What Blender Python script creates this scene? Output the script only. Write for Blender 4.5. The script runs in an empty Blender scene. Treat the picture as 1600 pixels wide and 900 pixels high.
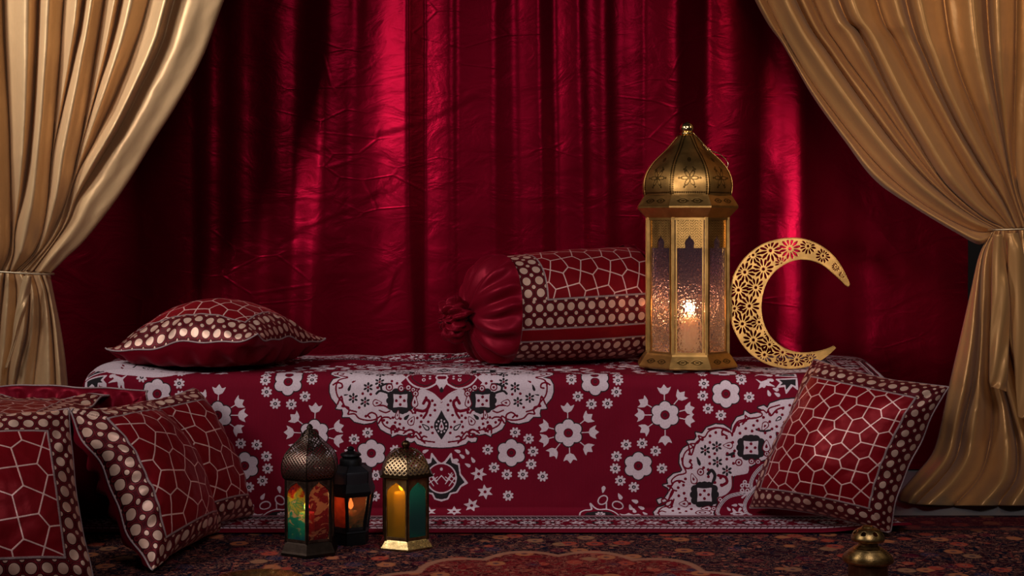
import bpy, math, random
import numpy as np
from mathutils import Vector, noise as mnoise

# ------------------------------------------------------------------ camera, light, exposure
F, HZ, CH = 2200.0, 360.0, 0.71          # focal length and horizon row of the 1600x900 frame, eye height (m)
sc = bpy.context.scene
col = sc.collection
cam_d = bpy.data.cameras.new('camera'); cam = bpy.data.objects.new('camera', cam_d); col.objects.link(cam)
cam_d.sensor_width = 36; cam_d.lens = F/1600*36; cam_d.shift_y = -(450-HZ)/1600
cam.location = (0, 0, CH); cam.rotation_euler = (math.pi/2, 0, 0)
sc.camera = cam
sc.view_settings.view_transform = 'Standard'; sc.view_settings.look = 'None'
sc.view_settings.exposure = 0.0; sc.view_settings.gamma = 1.0; sc.view_settings.use_curve_mapping = False
sc.cycles.use_denoising = True
sc.cycles.transparent_max_bounces = 16

w = bpy.data.worlds.new('studio_dark'); sc.world = w; w.use_nodes = True
w.node_tree.nodes['Background'].inputs[0].default_value = (0.55, 0.5, 0.62, 1)
w.node_tree.nodes['Background'].inputs[1].default_value = 0.02

def area(name, loc, target, size, power, colr, size_y=None, spread=None):
    d = bpy.data.lights.new(name, 'AREA'); d.energy = power; d.color = colr; d.size = size
    if size_y: d.shape = 'RECTANGLE'; d.size_y = size_y
    if spread: d.spread = math.radians(spread)
    o = bpy.data.objects.new(name, d); col.objects.link(o); o.location = loc
    o.rotation_euler = (Vector(target)-Vector(loc)).to_track_quat('-Z', 'Y').to_euler()
    return o
LIGHTS = [
    ('softbox_key', (-2.1, 1.7, 1.85), (0.0, 3.45, 0.36), 0.5, 6.4, (1.0, 0.9, 0.86), 1.0, 75),
    ('front_fill', (0.5, 0.5, 2.1), (0.2, 3.3, 0.1), 0.9, 4.5, (1.0, 0.9, 0.93), 0.9, 70),  # added fill lamp from the front, lifts blanket and carpet
    ('backdrop_light', (-2.3, 1.75, 1.5), (-0.45, 4.12, .85), 0.25, .36, (1.0, 0.88, 0.86), 0.5, 24),  # added lamp, brightens the left folds of the red curtain
    ('backdrop_light', (-1.1, -0.4, 0.7), (0.93, 4.1, 0.60), 0.25, .6, (1.0, 0.88, 0.86), 0.4, 13),  # second added lamp, for the bright strip at the red curtain's right
    ('curtain_light', (-2.3, 2.5, 2.3), (-1.15, 3.75, 1.35), 0.3, 2.9, (1.0, 0.95, 0.9), 0.4, 46),  # added lamp that brightens the left gold curtain
    ('curtain_light', (0.1, 1.4, 2.0), (1.15, 3.7, 1.15), 0.3, 1.0, (1.0, 0.78, 0.56), 0.4, 36),  # added warm lamp that brightens the right gold curtain
    ('strip_right', (2.5, 2.3, 1.9), (1.15, 3.75, 1.0), 0.35, 1.6, (1.0, 0.8, 0.6), 1.2, 90),
]
for a in LIGHTS: area(*a)

# ------------------------------------------------------------------ helpers
def W(px, py, D): return Vector(((px-800)*D/F, D, CH-(py-HZ)*D/F))
def tag(o, label=None, cat=None, group=None, kind=None):
    if label: o['label'] = label
    if cat: o['category'] = cat
    if group: o['group'] = group
    if kind: o['kind'] = kind
    return o
def thing(name, label, cat, loc=(0, 0, 0), rotz=0, group=None):
    o = bpy.data.objects.new(name, None); col.objects.link(o); o.location = loc; o.rotation_euler = (0, 0, rotz)
    o.empty_display_size = .05
    return tag(o, label, cat, group)
def link(name, me, mat=None, parent=None, world=False):
    o = bpy.data.objects.new(name, me); col.objects.link(o)
    if mat: me.materials.append(mat)
    if parent:
        o.parent = parent
        if world:   # coordinates were given in world space
            o.matrix_parent_inverse = parent_matrix(parent).inverted()
    return o
def parent_matrix(p):
    from mathutils import Matrix, Euler
    m = Matrix.Translation(p.location) @ Euler(p.rotation_euler).to_matrix().to_4x4()
    return (parent_matrix(p.parent) @ p.matrix_parent_inverse @ m) if p.parent else m
def mesh(name, V, Fc, smooth=True):
    me = bpy.data.meshes.new(name)
    V = np.asarray(V, dtype=np.float32)
    if isinstance(Fc, np.ndarray):
        n, k = Fc.shape
        me.vertices.add(len(V)); me.vertices.foreach_set('co', V.ravel())
        me.loops.add(n*k); me.loops.foreach_set('vertex_index', Fc.astype(np.int32).ravel())
        me.polygons.add(n); me.polygons.foreach_set('loop_start', np.arange(0, n*k, k, dtype=np.int32))
        me.polygons.foreach_set('loop_total', np.full(n, k, dtype=np.int32))
        me.update(calc_edges=True)
    else:
        me.from_pydata([tuple(map(float, v)) for v in V], [], Fc); me.update()
    me.polygons.foreach_set('use_smooth', np.full(len(me.polygons), smooth, dtype=bool))
    return me
def grid_faces(nv, nu, wrap=False, flip=False):
    i = np.arange(nv-1)[:, None]; j = np.arange(nu if wrap else nu-1)[None, :]
    j2 = (j+1) % nu
    a = i*nu+j; b = i*nu+j2; c = (i+1)*nu+j2; d = (i+1)*nu+j
    q = np.stack([a, b, c, d], -1).reshape(-1, 4)
    return q[:, ::-1] if flip else q
def grid(name, P, attrs=None, wrap=False, flip=False, smooth=True):
    nv, nu = P.shape[:2]
    me = mesh(name, P.reshape(-1, 3), grid_faces(nv, nu, wrap, flip), smooth)
    add_attrs(me, attrs)
    return me
def add_attrs(me, attrs):
    for k, A in (attrs or {}).items():
        A = np.asarray(A, dtype=np.float32)
        if A.ndim and A.shape[-1] == 3 and A.size == 3*len(me.vertices):
            me.attributes.new(k, 'FLOAT_VECTOR', 'POINT').data.foreach_set('vector', A.ravel())
        else:
            me.attributes.new(k, 'FLOAT', 'POINT').data.foreach_set('value', A.ravel())
def catmull(pts, n, closed=False):
    p = np.asarray(pts, float)
    if closed: p = np.vstack([p[-1], p, p[0], p[1]])
    else: p = np.vstack([2*p[0]-p[1], p, 2*p[-1]-p[-2]])
    m = len(p)-3; t = np.linspace(0, m, n, endpoint=not closed); i = np.minimum(t.astype(int), m-1); f = (t-i)[:, None]
    a, b, c, d = p[i], p[i+1], p[i+2], p[i+3]
    return .5*((2*b)+(-a+c)*f+(2*a-5*b+4*c-d)*f**2+(-a+3*b-3*c+d)*f**3)
def tube_geo(pts, r, k=8, closed=False):
    pts = [Vector(p) for p in pts]; n = len(pts); V = []; Fc = []
    up = None
    for i, p in enumerate(pts):
        t = (pts[(i+1) % n]-pts[i-1]) if closed else (pts[min(i+1, n-1)]-pts[max(i-1, 0)])
        t.normalize()
        if up is None: up = t.orthogonal().normalized()
        up = (up-t*up.dot(t)).normalized(); s = t.cross(up)
        rr = r[i] if hasattr(r, '__len__') else r
        for j in range(k):
            a = 2*math.pi*j/k; V.append(p+up*(math.cos(a)*rr)+s*(math.sin(a)*rr))
    m = n if closed else n-1
    for i in range(m):
        for j in range(k):
            Fc.append((i*k+j, i*k+(j+1) % k, ((i+1) % n)*k+(j+1) % k, ((i+1) % n)*k+j))
    if not closed: Fc += [tuple(range(k))[::-1], tuple((n-1)*k+j for j in range(k))]
    return V, Fc
def tube(name, pts, r, mat, parent=None, k=8, closed=False, world=False):
    V, Fc = tube_geo(pts, r, k, closed)
    return link(name, mesh(name, V, Fc), mat, parent, world)
def lathe(name, prof, mat, parent=None, n=48, rot=0, smooth=True, cap=True, flute=0, wave=None):
    """prof: (radius, z) rows; n sides.  For faceted bodies radius is the apothem."""
    V = []; Fc = []
    k = 1/math.cos(math.pi/n) if n <= 12 else 1
    for i, (r, z) in enumerate(prof):
        for j in range(n):
            a = rot+2*math.pi*(j+.5)/n
            rr = r*k*(wave(a, i) if wave else 1)
            V.append((rr*math.cos(a), rr*math.sin(a), z))
    for i in range(len(prof)-1):
        for j in range(n):
            Fc.append((i*n+j, i*n+(j+1) % n, (i+1)*n+(j+1) % n, (i+1)*n+j))
    if cap:
        Fc.append(tuple(range(n))[::-1]); Fc.append(tuple((len(prof)-1)*n+j for j in range(n)))
    me = mesh(name, V, Fc, smooth)
    if n > 12 and smooth:
        try: me.set_sharp_from_angle(angle=math.radians(40))
        except Exception: pass
    return link(name, me, mat, parent)
def box_geo(c, s, R=None):
    c = Vector(c); o = []
    for x in (-.5, .5):
        for y in (-.5, .5):
            for z in (-.5, .5):
                v = Vector((x*s[0], y*s[1], z*s[2])); o.append(c+(R @ v if R else v))
    return o, [(0, 1, 3, 2), (4, 6, 7, 5), (0, 4, 5, 1), (2, 3, 7, 6), (0, 2, 6, 4), (1, 5, 7, 3)]
def bevel(o, w_, seg=2):
    m = o.modifiers.new('bevel', 'BEVEL'); m.width = w_; m.segments = seg; m.limit_method = 'ANGLE'; return o
def sm(x, a, b):
    t = np.clip((x-a)/(b-a), 0, 1); return t*t*(3-2*t)
_rs = np.random.RandomState(7)
_N = _rs.rand(256, 256)
def vnoise(x, y):
    x = np.asarray(x, float); y = np.asarray(y, float)
    xi = np.floor(x).astype(int); yi = np.floor(y).astype(int); fx = x-xi; fy = y-yi
    fx = fx*fx*(3-2*fx); fy = fy*fy*(3-2*fy)
    g = lambda a, b: _N[a % 256, b % 256]
    return (g(xi, yi)*(1-fx)+g(xi+1, yi)*fx)*(1-fy)+(g(xi, yi+1)*(1-fx)+g(xi+1, yi+1)*fx)*fy-.5
def fbm(x, y, o=3):
    s = 0; a = 1
    for k in range(o): s = s+a*vnoise(x*2**k+k*17.3, y*2**k+k*9.1); a *= .5
    return s

# ------------------------------------------------------------------ materials
class NT:
    def __init__(s, name):
        s.m = bpy.data.materials.new(name); s.m.use_nodes = True; s.t = s.m.node_tree
        s.b = s.t.nodes['Principled BSDF']; s.out = s.t.nodes['Material Output']
    def n(s, typ, **kw):
        nd = s.t.nodes.new(typ)
        for k, v in kw.items():
            if k.startswith('_'): setattr(nd, k[1:], v)
        return nd
    def set(s, sock, v):
        if sock.type == 'VECTOR' and isinstance(v, tuple): sock.default_value = v; return
        if hasattr(v, 'is_linked') or hasattr(v, 'links'): s.t.links.new(v, sock)
        elif isinstance(v, (tuple, list)) and len(v) == 3 and sock.type == 'RGBA': sock.default_value = (*v, 1)
        else: sock.default_value = v
    def math(s, op, a, b=0.0, c=None, clamp=False):
        nd = s.t.nodes.new('ShaderNodeMath'); nd.operation = op; nd.use_clamp = clamp
        s.set(nd.inputs[0], a); s.set(nd.inputs[1], b)
        if c is not None: s.set(nd.inputs[2], c)
        return nd.outputs[0]
    def mix(s, f, a, b, mode='MIX'):
        nd = s.t.nodes.new('ShaderNodeMix'); nd.data_type = 'RGBA'; nd.blend_type = mode
        s.set(nd.inputs[0], f); s.set(nd.inputs[6], a); s.set(nd.inputs[7], b)
        return nd.outputs[2]
    def attr(s, name, vec=False):
        nd = s.t.nodes.new('ShaderNodeAttribute'); nd.attribute_name = name
        return nd.outputs['Vector'] if vec else nd.outputs['Fac']
    def coord(s, kind='Object'): return s.t.nodes.new('ShaderNodeTexCoord').outputs[kind]
    def map(s, vec, scale=(1, 1, 1), rot=(0, 0, 0), loc=(0, 0, 0)):
        nd = s.t.nodes.new('ShaderNodeMapping'); s.t.links.new(vec, nd.inputs[0])
        nd.inputs[1].default_value = loc; nd.inputs[2].default_value = rot; nd.inputs[3].default_value = scale
        return nd.outputs[0]
    def noise(s, vec, scale, detail=3, rough=.5, dist=0):
        nd = s.t.nodes.new('ShaderNodeTexNoise'); s.t.links.new(vec, nd.inputs['Vector'])
        nd.inputs['Scale'].default_value = scale; nd.inputs['Detail'].default_value = detail
        nd.inputs['Roughness'].default_value = rough; nd.inputs['Distortion'].default_value = dist
        return nd.outputs[0]
    def voro(s, vec, scale, feature='F1', rnd=1.0, out='Distance', metric='EUCLIDEAN'):
        nd = s.t.nodes.new('ShaderNodeTexVoronoi'); nd.feature = feature
        if feature != 'DISTANCE_TO_EDGE': nd.distance = metric
        s.t.links.new(vec, nd.inputs['Vector']); nd.inputs['Scale'].default_value = scale; nd.inputs['Randomness'].default_value = rnd
        return nd.outputs[out]
    def ramp(s, f, stops, interp='LINEAR'):
        nd = s.t.nodes.new('ShaderNodeValToRGB'); nd.color_ramp.interpolation = interp; s.set(nd.inputs[0], f)
        e = nd.color_ramp.elements
        while len(e) < len(stops): e.new(.5)
        for el, (p, c) in zip(e, stops): el.position = p; el.color = (*c, 1) if len(c) == 3 else c
        return nd.outputs[0]
    def step(s, x, a, b):   # smoothstep a->b gives 0->1
        nd = s.t.nodes.new('ShaderNodeMapRange'); nd.interpolation_type = 'SMOOTHSTEP'
        s.set(nd.inputs[0], x); nd.inputs[1].default_value = a; nd.inputs[2].default_value = b
        nd.inputs[3].default_value = 0; nd.inputs[4].default_value = 1
        return nd.outputs[0]
    def bump(s, h, strength=.3, dist=.002, normal=None):
        nd = s.t.nodes.new('ShaderNodeBump'); s.set(nd.inputs['Height'], h)
        nd.inputs['Strength'].default_value = strength; nd.inputs['Distance'].default_value = dist
        if normal: s.t.links.new(normal, nd.inputs['Normal'])
        return nd.outputs[0]
    def P(s, **kw):
        names = dict(color='Base Color', rough='Roughness', metal='Metallic', normal='Normal', spec='Specular IOR Level',
                     tint='Specular Tint', sheen='Sheen Weight', sheenr='Sheen Roughness', sheent='Sheen Tint',
                     aniso='Anisotropic', em='Emission Color', es='Emission Strength', alpha='Alpha', sub='Subsurface Weight', subr='Subsurface Radius', subs='Subsurface Scale', coat='Coat Weight')
        for k, v in kw.items(): s.set(s.b.inputs[names[k]], v)
        return s.m

def m_red_curtain():
    t = NT('crimson_satin'); uv = t.attr('puv', True)
    big = t.noise(t.map(uv, (1, 1.6, 1), (0, 0, .35)), 7, 3, .55, 1.2)
    cr = t.voro(t.map(uv, (1, 2.2, 1), (0, 0, .3)), 5.5, 'DISTANCE_TO_EDGE')
    crm = t.math('MULTIPLY', t.math('SUBTRACT', 1.0, t.step(cr, 0, .05)), t.step(t.noise(uv, 3, 2), .5, .62))
    fine = t.noise(uv, 38, 3, .6, .8)
    weave = t.noise(t.map(uv, (1, .15, 1)), 500, 1)
    h = t.math('ADD', t.math('MULTIPLY', big, 1.5), t.math('ADD', t.math('MULTIPLY', crm, .3), t.math('ADD', t.math('MULTIPLY', fine, .22), t.math('MULTIPLY', weave, .02))))
    n = t.bump(h, .20, .009)
    return t.P(color=(.16, .001, .011), rough=.33, metal=.68, normal=n, spec=.2, tint=(1, .1, .2), sheen=.0, sheent=(.9, .05, .15), sheenr=.4)
def m_gold_satin(name, colr, rough=.36, metal_=.15):
    t = NT(name); uv = t.attr('puv', True)
    big = t.noise(t.map(uv, (1, 1, 1), (0, 0, .3)), 9, 3, .5, .6)
    fine = t.noise(t.map(uv, (1, .4, 1)), 60, 3, .6)
    weave = t.noise(t.map(uv, (1, .15, 1)), 500, 1)
    h = t.math('ADD', big, t.math('ADD', t.math('MULTIPLY', fine, .12), t.math('MULTIPLY', weave, .03)))
    n = t.bump(h, .3, .008)
    c = t.mix(t.noise(t.map(uv, (1, .3, 1)), 120, 2), tuple(x*.9 for x in colr), colr)
    return t.P(color=c, rough=rough+.06, metal=metal_, normal=n, spec=.4, tint=(1, .85, .6), sheen=.1)
def m_quilt():
    """patterned cushion velvet: pale stitched network, dotted border, silver braid, all from distances stored on the mesh"""
    t = NT('embroidered_red_satin'); uv = t.attr('puv', True)
    net, dot, braid, isb = t.attr('net'), t.attr('dot'), t.attr('braid'), t.attr('isb')
    weave = t.noise(uv, 700, 1)
    stitch = t.noise(uv, 420, 2)
    field = t.mix(t.noise(uv, 14, 2), (.15, .001, .005), (.20, .0015, .007))
    bord = (.055, .004, .008)
    c = t.mix(t.step(isb, .35, .65), field, bord)
    ln = t.math('SUBTRACT', 1.0, t.step(net, .0011, .0019))
    lcol = t.mix(stitch, (.65, .34, .30), (.95, .70, .64))
    c = t.mix(t.math('MULTIPLY', ln, .95), c, lcol)
    ring = t.math('MULTIPLY', t.step(dot, .0004, .0008), t.math('SUBTRACT', 1.0, t.step(dot, .0016, .0022)))
    c = t.mix(t.math('MULTIPLY', ring, .9), c, (.012, .002, .003))
    ring2 = t.math('MULTIPLY', t.step(dot, .0020, .0024), t.math('SUBTRACT', 1.0, t.step(dot, .0030, .0036)))
    c = t.mix(t.math('MULTIPLY', ring2, .5), c, (.30, .02, .03))
    dm = t.math('SUBTRACT', 1.0, t.step(dot, -.0003, .0003))
    c = t.mix(dm, c, t.mix(t.noise(uv, 45, 2), (.52, .30, .21), (.78, .56, .45)))
    bm = t.math('SUBTRACT', 1.0, t.step(braid, .0017, .0026))
    c = t.mix(bm, c, t.mix(t.noise(uv, 350, 2), (.12, .07, .07), (.50, .38, .37)))
    h = t.math('ADD', t.math('MULTIPLY', ln, .7), t.math('ADD', t.math('MULTIPLY', bm, 1.6), t.math('ADD', t.math('MULTIPLY', dm, .7), t.math('MULTIPLY', weave, .12))))
    n0 = t.bump(t.noise(uv, 16, 3, .5, .5), .35, .006)
    n = t.bump(h, .6, .0012, n0)
    met = t.math('ADD', .25, t.math('MULTIPLY', t.math('MAXIMUM', dm, ln), .15))
    return t.P(color=c, rough=.42, metal=met, normal=n, spec=.35, tint=(1, .4, .4), sheen=.12, sheent=(1, .2, .2))
def m_satin_red():
    t = NT('plain_wine_satin'); uv = t.attr('puv', True)
    n = t.bump(t.math('ADD', t.noise(uv, 18, 3, .5, .8), t.math('MULTIPLY', t.noise(uv, 600, 1), .03)), .5, .006)
    return t.P(color=(.15, .0012, .009), rough=.44, metal=.3, normal=n, spec=.4, tint=(1, .2, .3), sheen=.1, sheent=(1, .1, .2))
def m_metal(name, colr, rough=.32, dark=.5, scale=30, bumpy=.15, eng=False, metal=1.0):
    t = NT(name); o = t.coord()
    nz = t.noise(o, scale, 4, .6); fn = t.noise(o, scale*8, 2)
    c = t.mix(t.step(nz, .35, .7), tuple(x*dark for x in colr), colr)
    r = t.math('ADD', rough-.08, t.math('MULTIPLY', nz, .2))
    h = t.math('ADD', t.math('MULTIPLY', nz, .4), t.math('MULTIPLY', fn, .25))
    if eng:
        e = t.math('SUBTRACT', 1.0, t.step(t.attr('eng'), .0004, .0013))
        c = t.mix(t.math('MULTIPLY', e, .92), c, tuple(x*.15 for x in colr))
        h = t.math('SUBTRACT', h, t.math('MULTIPLY', e, .8))
    return t.P(color=c, rough=r, metal=metal, normal=t.bump(h, bumpy*2, .001))
def m_plain(name, colr, rough=.6, metal=0, scale=40, amt=.15, **kw):
    t = NT(name); o = t.coord(); nz = t.noise(o, scale, 3)
    return t.P(color=t.mix(nz, tuple(x*(1-amt) for x in colr), tuple(min(1, x*(1+amt)) for x in colr)), rough=rough, metal=metal, normal=t.bump(nz, .1, .001), **kw)
def m_emit(name, colr, s_):
    t = NT(name); return t.P(color=(.02, .01, .005), em=colr, es=s_)
# ------------------------------------------------------------------ the room
def m_floor():
    t = NT('grey_polished_stone'); o = t.coord()
    v = t.noise(o, 2.2, 6, .6, 1.4)
    c = t.mix(v, (.19, .19, .20), (.27, .27, .285))
    return t.P(color=c, rough=.35, spec=.5)
def m_wall():
    t = NT('slate_grey_paint'); o = t.coord(); v = t.noise(o, 3, 4)
    return t.P(color=t.mix(v, (.045, .045, .055), (.06, .06, .072)), rough=.7, normal=t.bump(t.noise(o, 90, 2), .1, .001))
V, Fc = box_geo((0, 2.3, -.03), (6.4, 5.2, .06)); tag(link('floor', mesh('floor', V, Fc, False), m_floor()), kind='structure')
V, Fc = box_geo((0, 4.74, 1.35), (6.4, .1, 2.8)); tag(link('wall_back', mesh('wall_back', V, Fc, False), m_wall()), kind='structure')

# ------------------------------------------------------------------ patterned carpet
def m_carpet():
    t = NT('knotted_wool_carpet'); o = t.coord(); uv = t.map(o, (1, 1, 1))
    cells = t.voro(uv, 17, 'F1', .9); cc = t.voro(uv, 17, 'F1', .9, 'Color')
    cells2 = t.voro(t.map(uv, (1, 1, 1), (0, 0, .6)), 45, 'F1', 1.0)
    edge = t.voro(uv, 13, 'DISTANCE_TO_EDGE', .8)
    vine = t.noise(uv, 30, 3, .6, 2.5)
    sep = t.t.nodes.new('ShaderNodeSeparateXYZ'); t.t.links.new(o, sep.inputs[0]); X, Y = sep.outputs[0], sep.outputs[1]
    # ground: midnight blue with a lobed red medallion in the middle of the carpet
    dx = t.math('MULTIPLY', t.math('SUBTRACT', X, .10), 1/.42); dy = t.math('MULTIPLY', t.math('SUBTRACT', Y, 2.55), 1/.50)
    r = t.math('SQRT', t.math('ADD', t.math('MULTIPLY', dx, dx), t.math('MULTIPLY', dy, dy)))
    ang = t.math('ARCTAN2', dy, dx)
    lob = t.math('MULTIPLY', t.math('ABSOLUTE', t.math('SINE', t.math('MULTIPLY', ang, 8.0))), .09)
    rr = t.math('SUBTRACT', r, lob)
    med = t.math('SUBTRACT', 1.0, t.step(rr, .98, 1.0))
    rim = t.math('MULTIPLY', t.step(rr, .955, .97), t.math('SUBTRACT', 1.0, t.step(rr, 1.0, 1.015)))
    ground = t.mix(t.step(vine, .48, .56), (.006, .006, .018), (.022, .003, .010))
    redg = t.mix(t.step(vine, .45, .6), (.20, .010, .014), (.08, .004, .008))
    c = t.mix(med, ground, redg)
    bl = t.math('SUBTRACT', 1.0, t.step(cells, .30, .38))
    sepc = t.t.nodes.new('ShaderNodeSeparateColor'); t.t.links.new(cc, sepc.inputs[0])
    bcol = t.ramp(sepc.outputs[0], [(0, (.46, .06, .035)), (.3, (.022, .022, .06)), (.45, (.55, .18, .07)), (.65, (.10, .006, .02)), (.9, (.38, .18, .09))], 'CONSTANT')
    c = t.mix(t.math('MULTIPLY', bl, .85), c, bcol)
    core = t.math('SUBTRACT', 1.0, t.step(cells, .10, .15)); c = t.mix(t.math('MULTIPLY', core, .8), c, (.03, .02, .05))
    b2 = t.math('MULTIPLY', t.math('SUBTRACT', 1.0, t.step(cells2, .22, .30)), t.step(t.noise(uv, 9, 2), .42, .55))
    c = t.mix(t.math('MULTIPLY', b2, .8), c, (.46, .14, .08))
    vl = t.math('SUBTRACT', 1.0, t.step(t.math('ABSOLUTE', t.math('SUBTRACT', vine, .5)), .012, .024)); c = t.mix(t.math('MULTIPLY', vl, .75), c, (.38, .16, .10))
    el = t.math('SUBTRACT', 1.0, t.step(edge, .008, .02)); c = t.mix(t.math('MULTIPLY', el, .35), c, (.35, .06, .05))
    c = t.mix(t.math('MULTIPLY', rim, .8), c, (.45, .2, .12))
    # border stripes near the far and side edges
    ex = t.math('SUBTRACT', 1.62, t.math('ABSOLUTE', X)); ey = t.math('SUBTRACT', 3.49, Y); e = t.math('MINIMUM', ex, ey)
    bb = t.math('MULTIPLY', t.step(e, .0, .004), t.math('SUBTRACT', 1.0, t.step(e, .20, .205)))
    st = t.ramp(t.math('MULTIPLY', e, 5.0), [(0, (.03, .008, .014)), (.1, (.012, .01, .02)), (.2, (.12, .01, .02)), (.34, (.10, .01, .02)), (.72, (.02, .015, .03)), (.8, (.16, .03, .03)), (.92, (.015, .01, .02))], 'CONSTANT')
    c = t.mix(t.math('MULTIPLY', bb, .62), c, st)
    hgt = t.math('ADD', t.noise(uv, 900, 1), t.math('MULTIPLY', t.noise(uv, 60, 3), 1.2))
    return t.P(color=c, rough=.9, spec=.05, normal=t.bump(hgt, .7, .003))
nx, ny = 240, 140
gx = np.linspace(-1.62, 1.62, nx); gy = np.linspace(1.2, 3.49, ny); GX, GY = np.meshgrid(gx, gy)
GZ = .007+.0012*fbm(GX*6, GY*6, 3)
GZ[0] = GZ[-1] = 0; GZ[:, 0] = GZ[:, -1] = 0
rug = link('carpet', grid('carpet', np.stack([GX, GY, GZ], -1)), m_carpet())
tag(rug, 'dark navy and red patterned oriental carpet lying on the grey floor', 'carpet')
CZ = .008

# ------------------------------------------------------------------ red backdrop curtain
knots = """60 60 60 .1 .1 .1|180 180 180 .15 .14 .28|250 250 250 .1 .1 .12|298 298 298 .05 .05 .05|312 310 312 .25 .35 .4|335 335 335 .02 .02 .02
358 358 358 .2 .3 .45|385 385 385 .05 .05 .1|420 415 410 .15 .3 .35|455 450 440 .1 .15 .2|485 480 462 .5 .8 .9|500 494 473 .6 .9 1|520 510 490 .3 .35 .3
550 540 520 .25 .25 .15|575 565 560 .75 .65 .35|610 605 610 1 1 .55|632 632 640 1 .8 .4|641 643 650 0 0 0|661 661 662 0 0 0|668 668 670 .5 .5 .4|700 700 700 .4 .4 .35
711 712 715 .1 .1 .15|720 720 722 .35 .35 .3|765 765 765 .3 .3 .25|778 778 780 .02 .02 .02|798 800 805 .05 .05 .05|812 815 820 .32 .3 .3|838 842 845 .3 .3 .25
845 850 855 .0 .0 .05|862 866 870 .0 .05 .05|872 876 880 .4 .4 .3|900 905 910 .35 .3 .25|908 915 920 .05 .05 .1|935 938 940 .38 .35 .3|952 955 958 .05 .05 .1
975 978 980 .38 .35 .3|1005 1005 1005 .3 .3 .25|1013 1013 1013 .7 .6 .5|1050 1050 1050 .35 .3 .3|1065 1065 1065 0 0 .05|1100 1100 1100 0 0 .05|1115 1115 1115 .4 .3 .2
1190 1185 1180 .25 .3 .25|1205 1200 1200 .4 .7 .6|1225 1222 1222 .45 1 .95|1240 1240 1240 .3 .75 .65|1255 1260 1265 .1 .02 .02|1340 1335 1330 .05 .02 .1
1375 1370 1365 .1 .18 .55|1410 1410 1410 .1 .25 .8|1460 1460 1460 .1 .2 .45|1512 1512 1512 .02 .02 .02"""
K = np.array([[float(v) for v in k.split()] for row in knots.split('\n') for k in row.split('|')])
DC = 4.16
def curtain_profile():
    us = np.arange(60, 1512.5, 1.0)                       # columns along the curtain
    lev = []
    for i in range(3):
        Bi = np.interp(us, K[:, i], K[:, 3+i]); lev.append(Bi)
    out = []
    for B in lev:
        B = np.convolve(np.pad(B, 2, 'edge'), np.ones(5)/5, 'valid')
        s = B-.45; s = np.where(s > 0, s*.7, s*1.7)
        mm = np.convolve(np.pad(s, 90, 'edge'), np.hanning(181)/np.hanning(181).sum(), 'valid')
        s = s-mm
        out.append(s)
    return us, out
us, S3 = curtain_profile()
zt, zb = 2.15, 0.005
rows = np.linspace(zb, zt, 240)
py = HZ+(CH-rows)*F/DC
P = np.zeros((len(rows), len(us), 3)); sl = 1.0*DC/F
G = [-(np.cumsum(s)*sl) for s in S3]
G = [g-np.convolve(np.pad(g, 120, 'edge'), np.hanning(241)/np.hanning(241).sum(), 'valid')*.6 for g in G]
for r, (z, y) in enumerate(zip(rows, py)):
    if y < 250: f = np.clip(y/250, -.3, 1); g = G[0]*(1-f)+G[1]*f
    else: f = min((y-250)/300, 1.25); g = G[1]*(1-f)+G[2]*f
    P[r, :, 0] = (us-800)*DC/F; P[r, :, 1] = DC+g; P[r, :, 2] = z
UU, ZZ = np.meshgrid((us-800)*DC/F, rows)
wr = .006*fbm(UU*3+ZZ*1.2, ZZ*3.2-UU*.8, 3)*np.clip(1.5-ZZ, .2, 1)+.0012*fbm(UU*14+ZZ*5, ZZ*13, 2)
# a few diagonal creases pressed into the cloth
for (x0, z0, x1, z1, a, wd) in [(-.66, .90, -.05, 1.12, .007, .006), (-.62, .78, -.3, .84, .005, .005), (-.75, .62, -.35, .86, .006, .006), (1.0, .62, 1.36, .69, .007, .006),
        (.6, .93, .9, .935, .004, .004), (.95, .45, 1.3, .53, .006, .006), (-.25, 1.19, .0, 1.20, .004, .004), (-.68, .98, -.2, 1.03, .004, .005), (-.9, .55, -.5, .67, .006, .006),
        (-.6, .55, -.3, .62, .005, .006), (1.0, .3, 1.28, .36, .006, .01), (.65, .5, .85, .68, .006, .008), (.62, .8, .8, .7, .004, .006), (-.42, .45, -.3, .62, .006, .008)]:
    dx, dz = x1-x0, z1-z0; L = math.hypot(dx, dz); tt = ((UU-x0)*dx+(ZZ-z0)*dz)/L/L
    dd = ((UU-x0)*dz-(ZZ-z0)*dx)/L+.012*np.sin(tt*7+x0*9)
    wr += .09*a*np.tanh(dd/wd*2.2)*np.exp(-(dd/(wd*2.5))**2)*sm(tt, -.05, .15)*(1-sm(tt, .8, 1.05))
P[:, :, 1] += wr
back = link('backdrop_curtain', grid('backdrop_curtain', P, {'puv': np.stack([UU, ZZ, 0*ZZ], -1)}, flip=False), m_red_curtain())
tag(back, 'wide crimson red satin curtain hanging in folds across the back wall', 'curtain')

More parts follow.
